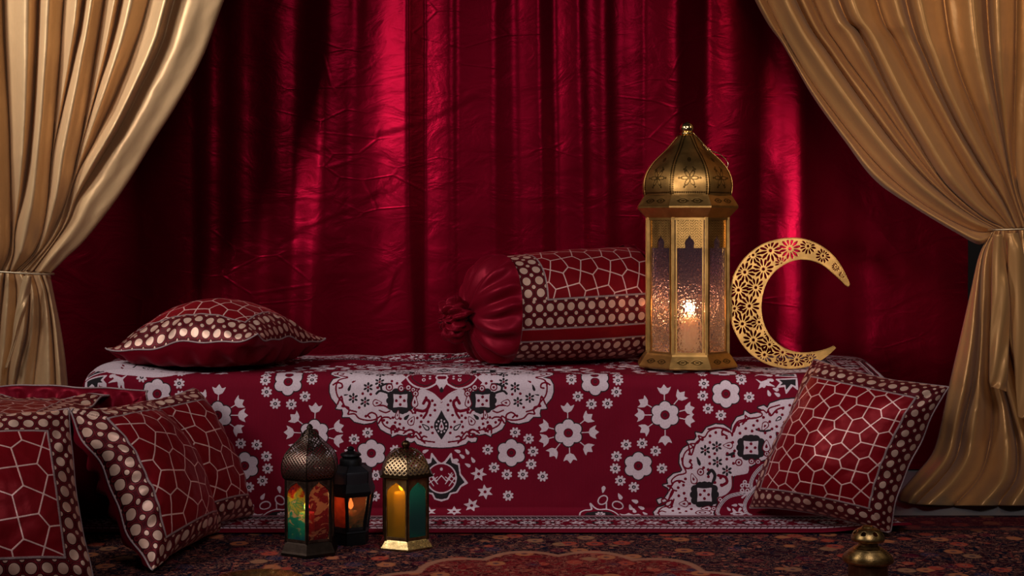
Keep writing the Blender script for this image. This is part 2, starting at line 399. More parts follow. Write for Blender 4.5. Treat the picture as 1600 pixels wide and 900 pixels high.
# ------------------------------------------------------------------ gold tied curtains
def resample(pts, n):
    c = catmull(pts, 200); d = np.r_[0, np.cumsum(np.hypot(*np.diff(c, axis=0).T))]
    t = np.linspace(0, d[-1], n); return np.stack([np.interp(t, d, c[:, 0]), np.interp(t, d, c[:, 1])], -1)
def drape(curves, Dv, amp, nrow=220, per=26, shape=.62, bow=None, seed=0, power=1.0, hemz=None):
    """curves: valley lines (photo px) in order across; between two valleys the cloth makes one rounded fold.
       Dv(t): depth of the valley line at t 0..1"""
    C = np.array([resample(c, nrow) for c in curves])          # k, nrow, 2
    k = len(C); cols = []; uvx = 0; UV = []; dep = []
    t = np.linspace(0, 1, nrow)
    for i in range(k-1):
        for j in range(per if i < k-2 else per+1):
            s = j/per
            s2 = s
            P2 = C[i]*(1-s2)+C[i+1]*s2
            wpx = np.hypot(*(C[i+1]-C[i]).T)
            wm = wpx*3.7/F
            a = np.minimum(amp[i] if hasattr(amp, '__len__') else amp, wm*1.1+.003)
            b = abs(math.sin(math.pi*s))**shape
            skew = .30*math.sin(2*math.pi*s)*(1 if (i+seed) % 2 else -1)
            b = max(0, b*(1+skew))
            cols.append(P2); dep.append(a*b); UV.append(i*.13+s*.13)
    cols = np.array(cols); dep = np.array(dep)                   # m, nrow, 2
    D = np.array([Dv(x) for x in t])[None, :]-dep
    D = D+.004*fbm(np.array(UV)[:, None]*14+seed*5, t[None, :]*9, 3)
    X = (cols[..., 0]-800)*D/F; Z = CH-(cols[..., 1]-HZ)*D/F
    if hemz is not None: Z = np.maximum(Z, hemz)
    Pm = np.stack([X, D, Z], -1).transpose(1, 0, 2)
    UVv = np.stack(np.broadcast_arrays(np.array(UV)[None, :], t[:, None]*1.3, 0*t[:, None]), -1)
    return Pm, UVv
def solid(o, th=.002):
    m = o.modifiers.new('thickness', 'SOLIDIFY'); m.thickness = th; m.offset = 0; return o
GL = m_gold_satin('pale_gold_satin', (.72, .46, .23), .32, .25); GR = m_gold_satin('antique_gold_satin', (.54, .29, .11), .30, .32)
def up(p, dx, n=1): return [(p[0][0]+dx, p[0][1]-260)]+p
L_up = [up(c, d) for c, d in [
    ([(-62, 0), (-60, 100), (-55, 200), (-48, 300), (-38, 380), (-22, 424)], -10),
    ([(-25, 0), (-22, 120), (-18, 240), (-14, 340), (-12, 424)], -5),
    ([(5, 0), (9, 100), (15, 210), (17, 330), (15, 390), (2, 424)], 0),
    ([(60, 0), (56, 100), (49, 200), (38, 290), (24, 360), (22, 395), (14, 424)], 8),
    ([(100, 0), (94, 90), (86, 180), (79, 260), (72, 340), (56, 390), (24, 424)], 20),
    ([(131, 0), (116, 85), (98, 170), (84, 235), (76, 310), (60, 385), (29, 424)], 30),
    ([(163, 0), (150, 80), (137, 160), (122, 240), (102, 320), (70, 385), (33, 424)], 45),
    ([(188, 0), (170, 80), (150, 150), (130, 220), (112, 285), (80, 370), (38, 424)], 52),
    ([(233, 0), (208, 80), (180, 150), (150, 215), (118, 280), (94, 360), (44, 424)], 62),
    ([(272, 0), (252, 70), (218, 140), (190, 195), (150, 260), (120, 310), (102, 352), (52, 424)], 75),
    ([(350, 0), (316, 90), (275, 165), (240, 220), (190, 300), (135, 372), (104, 402), (78, 428)], 100)]]
L_lo = [
    [(-22, 424), (-50, 480), (-85, 580), (-100, 690), (-105, 782)],
    [(-8, 424), (-25, 480), (-45, 580), (-52, 690), (-55, 782)],
    [(8, 424), (2, 480), (-5, 570), (-12, 690), (-12, 782)],
    [(22, 424), (26, 460), (22, 530), (12, 590), (8, 690), (6, 782)],
    [(36, 424), (46, 455), (42, 520), (28, 580), (20, 640), (20, 782)],
    [(50, 425), (60, 460), (62, 510), (55, 580), (48, 660), (46, 782)],
    [(64, 426), (74, 460), (82, 520), (87, 600), (88, 690), (88, 782)],
    [(78, 428), (84, 460), (96, 520), (104, 580), (108, 650), (110, 782)]]
def dl(t): return 3.76-.03*math.sin(math.pi*t)
def curtain(name, label, upc, loc_, mat, ampU, ampL, tiepts, seed, dlo, tie_mat, hemz):
    root = thing(name, label, 'curtain', loc_)
    Pm, UV = drape(upc, dl, ampU, seed=seed)
    u = link('upper_drape', grid('upper_drape', Pm, {'puv': UV}, flip=True), mat, root, True); solid(u)
    Pm, UV = drape(dlo[0], dlo[1], ampL, seed=seed+1, hemz=hemz)
    l = link('lower_drape', grid('lower_drape', Pm, {'puv': UV}, flip=True), mat, root, True); solid(l)
    t_ = tube('tieback_cord', tiepts, .0028, tie_mat, root, 8, True, True)
    return root
TIE = m_metal('pale_gold_thread', (.75, .6, .4), .45, .8, 200)
def ell(cx, cyy, D, rx, ry, tilt, n=40):
    c = W(cx, cyy, D); return [(c.x+rx*math.cos(a), c.y+ry*math.sin(a), c.z+tilt*math.cos(a)) for a in [2*math.pi*i/n for i in range(n)]]
curtain('tied_curtain', 'pale gold satin curtain on the left gathered by a thin cord', L_up, (-1.27, 3.76, 0), GL, [.055]*9+[.026], .035,
        ell(28, 425, 3.73, .094, .05, -.006), 0, (L_lo, lambda t: 3.755-.02*t), TIE, .003)
R_up = [up(c, d) for c, d in [
    ([(1180, 0), (1225, 72), (1270, 150), (1320, 220), (1368, 282), (1430, 325), (1495, 364), (1532, 382), (1552, 366)], -120),
    ([(1197, 0), (1250, 100), (1300, 172), (1355, 240), (1405, 290), (1460, 330), (1520, 360), (1556, 362)], -115),
    ([(1245, 0), (1300, 90), (1360, 175), (1410, 240), (1455, 288), (1510, 332), (1560, 360)], -105),
    ([(1270, 0), (1315, 80), (1370, 155), (1430, 240), (1485, 305), (1530, 340), (1565, 359)], -95),
    ([(1310, 0), (1345, 55), (1390, 145), (1430, 215), (1475, 285), (1530, 335), (1572, 358)], -80),
    ([(1370, 0), (1400, 65), (1440, 145), (1490, 235), (1530, 300), (1560, 335), (1578, 357)], -60),
    ([(1415, 0), (1450, 100), (1490, 185), (1530, 255), (1565, 310), (1588, 357)], -45),
    ([(1475, 0), (1495, 100), (1530, 190), (1560, 260), (1580, 310), (1596, 356)], -25),
    ([(1542, 0), (1550, 100), (1565, 200), (1582, 290), (1603, 356)], -12),
    ([(1588, 0), (1586, 110), (1584, 210), (1590, 290), (1610, 356)], 0),
    ([(1650, 0), (1645, 130), (1635, 250), (1618, 356)], 10),
    ([(1730, 0), (1710, 130), (1670, 260), (1630, 356)], 25)]]
R_lo = [
    [(1548, 364), (1530, 400), (1516, 460), (1500, 530), (1486, 590), (1473, 650), (1458, 705), (1430, 742), (1408, 768), (1404, 782)],
    [(1552, 362), (1536, 400), (1530, 460), (1528, 530), (1520, 600), (1506, 660), (1495, 712), (1470, 748), (1440, 778), (1430, 788)],
    [(1557, 360), (1551, 400), (1550, 460), (1546, 520), (1545, 590), (1552, 640), (1545, 700), (1530, 745), (1500, 780), (1490, 790)],
    [(1564, 360), (1556, 400), (1549, 450), (1552, 510), (1562, 580), (1578, 640), (1590, 700), (1588, 745), (1565, 780), (1560, 790)],
    [(1575, 359), (1577, 400), (1566, 450), (1572, 520), (1588, 590), (1605, 650), (1625, 705), (1635, 745), (1630, 780), (1625, 790)],
    [(1590, 358), (1592, 400), (1594, 460), (1600, 530), (1612, 590), (1630, 650), (1655, 705), (1670, 745), (1675, 780), (1675, 790)],
    [(1610, 357), (1618, 400), (1628, 460), (1640, 530), (1655, 590), (1675, 650), (1700, 705), (1720, 745), (1730, 780), (1735, 790)],
    [(1630, 356), (1650, 400), (1668, 460), (1685, 530), (1700, 600), (1725, 660), (1750, 712), (1775, 750), (1780, 782), (1785, 790)]]
def dr(t): return 3.745-.02*t-.11*sm(np.array(t), .72, 1.0)
curtain('tied_curtain', 'antique gold satin curtain on the right, its lower end pooling on the floor', R_up, (1.36, 3.72, 0), GR, .075, .08,
        ell(1592, 358, 3.70, .078, .05, .002), 3, (R_lo, dr), TIE, .004)
def loose_end(root, name, rows, mat, D, seed):
    R = np.array(rows, float); cl = catmull(R[:, :2], 80); cr = catmull(R[:, 2:], 80); n_ = 30
    s = np.linspace(0, 1, n_)[None, :]; t = np.linspace(0, 1, 80)[:, None]
    px_ = cl[:, :1]*(1-s)+cr[:, :1]*s; py_ = cl[:, 1:]*(1-s)+cr[:, 1:]*s
    d = D-.014*np.sin(s*math.pi)**.8-.006*np.sin(s*9+t*14+seed)*t-.008*np.sin(t*17+seed)*s*(1-t*.4)
    Q = np.stack([(px_-800)*d/F, d, CH-(py_-HZ)*d/F], -1)
    solid(link(name, grid(name, Q, {'puv': np.stack(np.broadcast_arrays(s*.06+seed, t*.4, 0*s*t), -1)}, flip=True), mat, root, True))
cs_ = [o for o in col.objects if o.name.startswith('tied_curtain')]
loose_end(cs_[0], 'ribbon_end', [(37, 431, 49, 431), (31, 455, 47, 455), (26, 480, 41, 480), (22, 505, 33, 505), (18, 540, 23, 540), (8, 575, 12, 575)], GL, 3.675, 1)
loose_end(cs_[1], 'loose_end', [(1552, 366, 1566, 366), (1550, 420, 1572, 418), (1549, 480, 1578, 476), (1547, 540, 1576, 540), (1546, 590, 1574, 592), (1548, 604, 1572, 612)], GR, 3.60, 2)
loose_end(cs_[1], 'loose_end', [(1572, 364, 1590, 364), (1574, 400, 1600, 400), (1578, 470, 1612, 470), (1584, 560, 1620, 556), (1590, 640, 1622, 636), (1592, 652, 1620, 660)], GR, 3.61, 5)
# pooled hem of the right curtain
pool = cs_[1]
nu, nv = 220, 60
A = np.linspace(0, 1, nu)[None, :]; B = np.linspace(0, 1, nv)[:, None]
x = 1.02+A*.62+0*B; th = B*math.pi*1.0
rad = .030+.008*np.sin(A*9+1)+.012*fbm(A*7, B*1.5, 2)
rad = rad*np.minimum(1, np.sqrt(np.clip(A*8, 0.02, 1)))
yc = 3.70+.02*np.sin(A*6+.5)-.03*A
y = yc-np.cos(th)*rad*1.9+.004*np.sin(A*40+B*6)
z = .004+np.sin(th)*rad*1.15*(1+.12*np.sin(A*26+B*5))
Pm = np.stack(np.broadcast_arrays(x, y, z), -1)
UV = np.stack(np.broadcast_arrays(A*.7, B*.2, 0*A*B), -1)
solid(link('pooled_hem', grid('pooled_hem', Pm, {'puv': UV}), GR, pool, True))
# ------------------------------------------------------------------ woven pattern of the blanket, drawn as distances in cloth units (1 unit = 1.568 mm)
class Canvas:
    def __init__(s, x0, x1, y0, y1, res):
        s.x0, s.y0, s.res = x0, y0, res
        s.w = np.zeros((int((y1-y0)*res), int((x1-x0)*res)), np.float32); s.k = s.w.copy()
    def box(s, x0, y0, x1, y1, pad=3):
        H_, W_ = s.w.shape
        a = int(max(0, (x0-pad-s.x0)*s.res)); b = int(min(W_, (x1+pad-s.x0)*s.res)); c = int(max(0, (y0-pad-s.y0)*s.res)); d = int(min(H_, (y1+pad-s.y0)*s.res))
        if b <= a or d <= c: return None
        X, Y = np.meshgrid(s.x0+(np.arange(a, b)+.5)/s.res, s.y0+(np.arange(c, d)+.5)/s.res)
        return (slice(c, d), slice(a, b)), X, Y
    def paint(s, sl, d, c):
        m = np.clip(.5-d*s.res*.8, 0, 1)
        s.w[sl] = s.w[sl]*(1-m)+(m if c == 'w' else 0); s.k[sl] = s.k[sl]*(1-m)+(m if c == 'k' else 0)
    def ell(s, x, y, rx, ry, c, ang=0):
        R = max(rx, ry); q = s.box(x-R, y-R, x+R, y+R)
        if not q: return
        sl, X, Y = q; a = math.radians(ang); dx, dy = X-x, Y-y
        u = dx*math.cos(a)+dy*math.sin(a); v = -dx*math.sin(a)+dy*math.cos(a)
        s.paint(sl, (np.sqrt((u/rx)**2+(v/ry)**2)-1)*min(rx, ry), c)
    def seg_d(s, X, Y, pts):
        d = np.full(X.shape, 1e9)
        for (ax, ay), (bx, by) in zip(pts[:-1], pts[1:]):
            ex, ey = bx-ax, by-ay; L = ex*ex+ey*ey+1e-9
            t = np.clip(((X-ax)*ex+(Y-ay)*ey)/L, 0, 1); d = np.minimum(d, (X-ax-t*ex)**2+(Y-ay-t*ey)**2)
        return np.sqrt(d)
    def line(s, pts, wd, c, smooth=True, closed=False):
        p = np.array(pts, float)
        if smooth and len(p) > 2: p = catmull(p, 6*len(p), closed)
        if closed: p = np.vstack([p, p[:1]])
        q = s.box(p[:, 0].min()-wd, p[:, 1].min()-wd, p[:, 0].max()+wd, p[:, 1].max()+wd)
        if not q: return
        sl, X, Y = q; s.paint(sl, s.seg_d(X, Y, p)-wd/2, c)
    def poly(s, pts, c, grow=0, smooth=False):
        p = np.array(pts, float)
        if smooth: p = catmull(p, 6*len(p), True)
        q = s.box(p[:, 0].min(), p[:, 1].min(), p[:, 0].max(), p[:, 1].max(), 3+grow)
        if not q: return
        sl, X, Y = q; ins = np.zeros(X.shape, bool); n = len(p)
        for i in range(n):
            (ax, ay), (bx, by) = p[i], p[(i+1) % n]
            if ay == by: continue
            cr = ((ay > Y) != (by > Y)) & (X < (bx-ax)*(Y-ay)/(by-ay)+ax); ins ^= cr
        d = s.seg_d(X, Y, np.vstack([p, p[:1]])); s.paint(sl, np.where(ins, -d, d)-grow, c)
    def flower8(s, x, y, r=8.5):
        s.ell(x, y, r*.8, r*.8, 'k')
        for i in range(8):
            a = math.pi/4*i+.39; s.ell(x+r*.68*math.cos(a), y+r*.64*math.sin(a), r*.36, r*.22, 'w', math.degrees(a))
        s.ell(x, y, 1.2, 1.2, 'w')
    def black6(s, x, y, r=8):
        for i in range(6):
            a = math.pi/3*i+.5; s.ell(x+r*.6*math.cos(a), y+r*.6*math.sin(a), r*.34, r*.2, 'k', math.degrees(a))
        s.ell(x, y, r*.2, r*.2, 'r')
    def flower6(s, x, y, r=21):
        for g, c in ((1.6, 'k'), (0, 'w')):
            for i in range(6):
                a = math.pi/3*i+.52; s.ell(x+r*.62*math.cos(a), y+r*.58*math.sin(a), r*.40+g, r*.38+g, c)
            s.ell(x, y, r*.62, r*.6, c)
        s.ell(x, y, r*.33, r*.33, 'k'); s.ell(x, y, r*.29, r*.29, 'r'); s.ell(x, y, r*.12, r*.12, 'k'); s.ell(x, y, r*.06, r*.06, 'r')
    def tulip(s, cx, cy, ang, rad=38, sz=1.0):
        a = math.radians(ang); ca, sa = math.cos(a), -math.sin(a)
        def T(u, v): return (cx+ca*u-sa*v, cy+sa*u+ca*v)
        s.line([T(19, 0), T(rad-6, 0)], 1.6, 'w', False)
        z = sz
        sh = [(-6, -1.5), (-6, 1.5), (-4, 6), (1, 9), (6, 11), (4, 6.5), (4, 4.5), (10, 0), (4, -4.5), (4, -6.5), (6, -11), (1, -9), (-4, -6)]
        s.poly([T(rad+u*z, v*z) for u, v in sh], 'w')
    def star(s, x, y, r=13, rot=0):
        p = []
        for i in range(12):
            a = math.pi/6*i+rot; rr = r if i % 2 == 0 else r*.48; p.append((x+rr*math.cos(a), y+rr*.9*math.sin(a)))
        s.poly(p, 'w'); s.ell(x, y, 2.6, 2.4, 'r')
    def drop(s, x, y, ang, l=7, w_=3.2, c='w'):
        a = math.radians(ang); ca, sa = math.cos(a), math.sin(a)
        s.poly([(x+ca*u-sa*v, y+sa*u+ca*v) for u, v in [(-l, 0), (-l*.2, -w_*.8), (l*.5, -w_), (l*.9, 0), (l*.5, w_), (-l*.2, w_*.8)]], c, smooth=True)
    def square(s, x, y, r=13):
        for dx, dy in ((1, .62), (1, -.62), (-1, .62), (-1, -.62), (1.12, 0), (-1.12, 0), (0, 1), (0, -1), (.5, .95), (-.5, .95), (.5, -.95), (-.5, -.95)): s.ell(x+dx*r, y+dy*r, r*.46, r*.42, 'k')
        s.poly([(x-r, y-r*.9), (x+r, y-r*.9), (x+r, y+r*.9), (x-r, y+r*.9)], 'k')
        0 and s.poly([(x+dx*r*1.62*(1.0 if i % 2 else .94), y+dy*r*1.45*(1.0 if i % 2 else .94)) for i, (dx, dy) in enumerate([(1, 0), (.95, .55), (.6, .62), (.55, .95), (0, 1), (-.55, .95), (-.6, .62), (-.95, .55), (-1, 0), (-.95, -.55), (-.6, -.62), (-.55, -.95), (0, -1), (.55, -.95), (.6, -.62), (.95, -.55)])], 'k', smooth=True)
        s.poly([(x-r*.8, y-r*.75), (x, y-r*.66), (x+r*.8, y-r*.75), (x+r*.74, y), (x+r*.8, y+r*.75), (x, y+r*.68), (x-r*.8, y+r*.75), (x-r*.74, y)], 'w')
        for dx, dy in ((0, -.42), (.45, 0), (0, .42), (-.45, 0)): s.ell(x+dx*r, y+dy*r, 2.3, 2.3, 'r')
    def ring(s, x, y, r, th=1.8):
        s.ell(x, y, r+th, r+th, 'r'); s.ell(x, y, r, r, 'w'); s.ell(x, y, r*.5, r*.5, 'r')
    def leafring(s, x, y, ang, l=8, w_=4):
        s.drop(x, y, ang, l+1.5, w_+1.5, 'r'); s.drop(x, y, ang, l, w_, 'w'); s.drop(x, y, ang, l*.4, w_*.4, 'r')

RX0, RX1, RY0, RY1, RES = 690.0, 1640.0, 585.0, 930.0, 2.0
cv = Canvas(RX0, RX1, RY0, RY1, RES)
rngp = random.Random(5)
def scatter(cv, inside, avoid, box_, step=11, r=2.3):
    x = box_[0]; row = 0
    while x < box_[2]:
        y = box_[1]+(row % 2)*step/2
        while y < box_[3]:
            px, py_ = x+rngp.uniform(-2, 2), y+rngp.uniform(-2, 2)
            if inside(px, py_) and all((px-a)**2+(py_-b)**2 > c*c for a, b, c in avoid): cv.ell(px, py_, r, r, 'r')
            y += step
        x += step*.87; row += 1
def inside_poly(pts, margin=6):
    p = np.array(pts)
    def f(x, y):
        ins = False; n = len(p); dm = 1e9
        for i in range(n):
            (ax, ay), (bx, by) = p[i], p[(i+1) % n]
            if ((ay > y) != (by > y)) and x < (bx-ax)*(y-ay)/(by-ay)+ax: ins = not ins
            ex, ey = bx-ax, by-ay; L = ex*ex+ey*ey+1e-9; t = max(0, min(1, ((x-ax)*ex+(y-ay)*ey)/L)); dm = min(dm, math.hypot(x-ax-t*ex, y-ay-t*ey))
        return ins and dm > margin
    return f
# --- central medallion, right half (mirrored later about x = 692)
MX = 690.0
q = lambda pts: [(MX+(808-a)/4.21, 560+b/4.21) for a, b in pts]          # list is the left half, flipped to the right
out = q([(860, 10), (500, 10), (300, 60), (150, 110), (95, 128), (76, 165), (75, 210), (88, 250), (112, 278), (128, 300), (118, 318), (160, 322), (166, 352), (160, 372), (205, 370), (238, 402), (300, 416), (352, 408), (388, 386), (394, 420), (412, 452), (450, 474), (486, 488), (484, 500), (520, 482), (560, 490), (604, 482), (622, 500), (606, 508), (578, 514), (584, 534), (612, 536), (632, 524), (650, 548), (700, 562), (760, 570), (860, 573)])
cv.poly(out, 'k', 2.2); cv.poly(out, 'w', .6)
cen = (MX, 595)
inn = [(cen[0]+(x-cen[0])*.945, cen[1]+(y-cen[1])*.925) for x, y in catmull(out[3:-1], 150)]
cv.line(inn, 2.4, 'r', False)
for hk in ([(95, 165), (120, 150), (150, 158), (155, 180), (135, 186)], [(385, 395), (380, 360), (350, 345), (325, 360), (340, 378)], [(395, 415), (420, 380), (455, 375), (475, 385)], [(125, 290), (150, 240), (165, 290), (200, 325), (250, 340)], [(480, 480), (480, 440), (500, 430), (520, 470)], [(620, 500), (640, 470), (670, 500), (680, 530)], [(700, 545), (680, 520), (690, 500), (712, 505)], [(560, 480), (600, 455), (625, 470)]):
    cv.line(q(hk), 2.6, 'r')
# red heart under the top edge
heart = q([(860, 20), (640, 20), (560, 130), (540, 150), (570, 185), (640, 200), (700, 205), (752, 228), (790, 262), (808, 285), (860, 285)])
cv.poly(heart, 'r')
cv.line(q([(640, 200), (700, 200), (752, 222), (790, 255), (808, 272)]), 2.2, 'w')
cv.line(q([(560, 60), (585, 130), (630, 172), (700, 188), (760, 165), (782, 140), (770, 110)]), 2.6, 'w')
cv.line(q([(600, 60), (615, 120), (660, 158), (710, 170), (745, 152)]), 1.3, 'k')
cv.poly(q([(808, 125), (775, 125), (768, 150), (790, 180), (808, 218)]), 'w'); cv.drop(MX, 560+197/4.21, 90, 4.5, 3, 'k')
for a, b in ((700, 90), (660, 100), (730, 120), (650, 60), (720, 60)): cv.ell(*q([(a, b)])[0], 2, 1.7, 'w')
cv.ell(*q([(690, 130)])[0], 3, 3, 'w'); cv.ell(*q([(690, 130)])[0], 1.5, 1.5, 'r')
# curls, rings, squares
cv.line(q([(380, 222), (400, 205), (440, 212), (480, 232)]), 3.4, 'k'); cv.line(q([(415, 205), (412, 175), (440, 160), (478, 160)]), 3.2, 'k')
cv.line(q([(630, 325), (690, 335), (722, 310), (728, 275), (705, 262), (690, 285)]), 4.6, 'r'); cv.line(q([(722, 300), (712, 345), (690, 380)]), 3.6, 'r')
cv.line(q([(660, 190), (640, 230), (650, 290)]), 2.4, 'r')
cv.line(q([(375, 300), (430, 300), (470, 320), (520, 330), (600, 330), (620, 350)]), 2.6, 'r'); cv.line(q([(400, 330), (440, 345), (470, 335)]), 2.2, 'r')
cv.square(*q([(538, 268)])[0], 14)
for a, b, r in ((465, 180, 4), (543, 188, 3.4), (590, 182, 3.4), (622, 196, 2.8), (637, 222, 3.4)): cv.ring(*q([(a, b)])[0], r)
cv.leafring(*q([(632, 275)])[0], 90, 9, 4); cv.leafring(*q([(385, 282)])[0], 0, 6.5, 4); cv.leafring(*q([(612, 400)])[0], 60, 7, 4); cv.leafring(*q([(520, 360)])[0], 80, 7, 2.4)
cv.drop(*q([(580, 375)])[0], 45, 6, 2.6, 'k'); cv.drop(*q([(560, 340)])[0], 20, 6, 3, 'k')
fl = q([(325, 180), (228, 250), (306, 276), (400, 146)])
for x, y in fl: cv.black6(x, y, 8.5)
cv.drop(*q([(203, 184)])[0], 70, 6, 2, 'k'); cv.drop(*q([(180, 230)])[0], 10, 4, 1.2, 'k'); cv.drop(*q([(230, 143)])[0], 25, 4, 1.4, 'r')
for a, b in ((290, 222), (343, 226), (268, 312), (312, 368), (388, 183), (452, 410), (490, 378), (528, 450), (535, 420), (540, 385), (495, 445), (430, 395), (707, 248), (748, 268), (765, 295), (765, 330), (735, 362), (722, 405), (675, 405), (675, 365), (668, 438), (672, 477), (750, 478), (515, 155), (480, 140), (635, 345), (700, 440), (745, 440), (650, 380), (560, 445), (505, 410)): cv.ell(*q([(a, b)])[0], 2.2, 2.2, 'r')
for a, b, an in ((705, 440, 40),):
    x, y = q([(a, b)])[0]; cv.drop(x, y, 180-an+0, 8, 3.6, 'k'); cv.drop(x, y, 180-an, 5.6, 1.8, 'w')
tx, ty = MX, 560+430/4.21
cv.poly([(tx, ty-24), (tx+5, ty-14), (tx+11, ty-5), (tx+11.5, ty+3), (tx+6, ty+13), (tx, ty+22), (tx-6, ty+13), (tx-11.5, ty+3), (tx-11, ty-5), (tx-5, ty-14)], 'k')
for a in range(0, 360, 36):
    aa = math.radians(a+90); cv.ell(tx+7.8*math.cos(aa), ty+1+9.5*math.sin(aa), 1.5, 1.7, 'w')
cv.drop(tx, ty+1, 90, 7.5, 3.8, 'w'); cv.drop(tx, ty+1, 90, 3, 1.6, 'r')
# --- flower field (right half)
for x, y in ((799, 705), (930, 594), (997, 725), (1134, 613)): cv.flower6(x, y, 22)
for (x, y), angs in (((888, 674), (92, 38, 2, -38, -86, -128, -164, 165)), ((1039, 646), (92, 50, 14, -12, -90, -145, 180, 150))):
    for a in angs: cv.tulip(x, y, a)
    cv.flower6(x, y, 22)
for x, y in ((805, 673), (826, 683), (833, 703), (830, 723), (817, 739), (792, 739), (772, 728), (762, 700), (848, 742), (794, 772), (893, 591), (903, 617), (924, 629), (949, 628), (963, 610), (966, 592),
             (1100, 597), (1098, 616), (1106, 636), (1126, 646), (1170, 618), (1159, 591), (978, 692), (1003, 690), (1024, 702), (963, 710), (961, 729), (969, 748), (990, 758), (1034, 729)): cv.flower8(x, y)
for x, y, r in ((748, 738, .1), (758, 766, .4), (737, 787, .2), (710, 799, .5)): cv.star(x, y, 13.5, r)
for x, y, a in ((739, 716, 60), (731, 724, 30), (722, 710, 40), (715, 702, 20), (730, 703, 60), (712, 716, 10)): cv.drop(x, y, a, 5.5, 2.6)
# crab-like motif
mx, my = 690, 744
cv.poly([(mx, 722), (mx+6, 718), (mx+15, 706), (mx+17, 718), (mx+27, 722), (mx+29, 738), (mx+40, 752), (mx+30, 757), (mx+24, 766), (mx+14, 768), (mx+10, 776), (mx, 779), (mx-9, 779), (mx-9, 722)], 'w', 1.3)
cv.poly([(mx, 723), (mx+7, 720), (mx+14, 711), (mx+16, 720), (mx+26, 724), (mx+28, 739), (mx+36, 751), (mx+29, 756), (mx+23, 765), (mx+13, 767), (mx+9, 775), (mx, 777), (mx-9, 777), (mx-9, 722)], 'k')
cv.ell(mx, my, 24, 24, 'w'); cv.ell(mx, my, 21.8, 21.8, 'r'); cv.ell(mx, my-14, 2.2, 2.6, 'w')
cv.line([(mx, my-4), (mx+8, my+5), (mx+16, my-8)], 1.6, 'w', False); cv.line([(mx+6, my-2), (mx+20, my+8)], 1.5, 'w', False); cv.line([(mx+11, my-7), (mx+21, my+2)], 1.5, 'w', False); cv.line([(mx+6, my+9), (mx+18, my-6)], 1.5, 'w', False); cv.line([(mx+12, my+12), (mx+21, my-1)], 1.5, 'w', False)
# small scroll near the hem
z3 = lambda pts: [(860+a/3, 560+b/3) for a, b in pts]
cv.line(z3([(135, 757), (140, 725), (160, 708), (192, 702), (186, 672), (205, 690), (225, 702), (268, 702), (300, 722), (318, 757)]), 2.4, 'w')
cv.poly(z3([(150, 760), (170, 725), (230, 712), (280, 722), (305, 760)]), 'k'); cv.flower8(860+232/3, 560+742/3, 8)
for x, y, rx, ry, a in ((245, 655, 9, 7, -40), (315, 680, 9.5, 7, 20)):
    cv.ell(860+x/3, 560+y/3, rx, ry, 'w', a); cv.ell(860+x/3, 560+y/3, rx-2, ry-2, 'r', a)
cv.line(z3([(262, 668), (262, 700)]), 2, 'w', False)
for x, y, a in ((248, 605, -80), (325, 638, 60), (395, 660, 20), (425, 692, 30), (375, 690, 70), (392, 712, 80), (440, 735, 60)): cv.drop(860+x/3, 560+y/3, a, 6, 3)
cv.poly(z3([(330, 757), (320, 735), (345, 745), (365, 728), (385, 748), (410, 738), (425, 757)]), 'w')
# --- corner medallion
z4 = lambda pts: [(1010+a/3.748, 580+b/3.748) for a, b in pts]
co = z4([(45, 872), (42, 825), (66, 790), (112, 775), (126, 745), (100, 752), (72, 762), (62, 742), (84, 734), (100, 744), (132, 700), (128, 672), (98, 656), (128, 652), (124, 622), (158, 592), (200, 582), (212, 568), (194, 528), (196, 478), (216, 442), (254, 420), (238, 400), (282, 396), (296, 372), (288, 350), (326, 358), (352, 322), (404, 302), (450, 306), (486, 330), (496, 350), (502, 305), (528, 262), (572, 246), (574, 224), (604, 244), (668, 230), (676, 212), (652, 202), (684, 192), (706, 208), (722, 180), (784, 160), (880, 150), (1000, 150), (1100, 480), (860, 484), (726, 492), (650, 520), (604, 548), (590, 588), (502, 604), (500, 672), (470, 712), (420, 730), (398, 786), (384, 840), (385, 872)])
cv.poly(co, 'k', 2.4); cv.poly(co, 'w', .5)
cpts = co[:44]
cc0 = np.array([1010+620/3.748, 580+760/3.748])
cv.line([tuple(cc0+(np.array(p)-cc0)*.955) for p in cpts], 2.2, 'r')
for hk in ([(206, 500), (215, 545), (245, 560), (265, 540), (250, 520)], [(245, 425), (262, 480), (290, 410), (340, 375)], [(470, 370), (440, 350), (455, 330), (480, 345)], [(360, 330), (420, 320), (470, 340)], [(130, 690), (160, 640), (195, 630), (220, 640)], [(130, 740), (150, 690), (175, 690)], [(60, 840), (85, 815), (110, 825)], [(510, 345), (530, 300), (570, 280), (600, 262)], [(710, 220), (725, 250), (760, 215), (800, 200)], [(560, 300), (590, 270), (640, 262)], [(110, 775), (140, 790), (160, 740)]):
    cv.line(z4(hk), 2.6, 'r')
cv.line(z4([(500, 605), (500, 672), (470, 712), (420, 735)]), 2.2, 'r'); cv.line(z4([(604, 548), (594, 590), (520, 606)]), 2.2, 'r')
for a, b in ((610, 437), (338, 712)): cv.square(*z4([(a, b)])[0], 14.5)
for a, b in ((343, 453), (411, 431), (414, 522), (470, 573)): cv.black6(*z4([(a, b)])[0], 9)
cv.drop(*z4([(304, 518)])[0], 70, 8, 2.4, 'k'); cv.drop(*z4([(770, 268)])[0], -35, 6, 3, 'k'); cv.drop(*z4([(770, 268)])[0], -35, 4, 1.4, 'w')
for a, b, r in ((316, 580, 4), (540, 524, 4), (614, 517, 3), (652, 520, 3), (430, 742, 3), (392, 795, 3), (702, 472, 3)): cv.ring(*z4([(a, b)])[0], r)
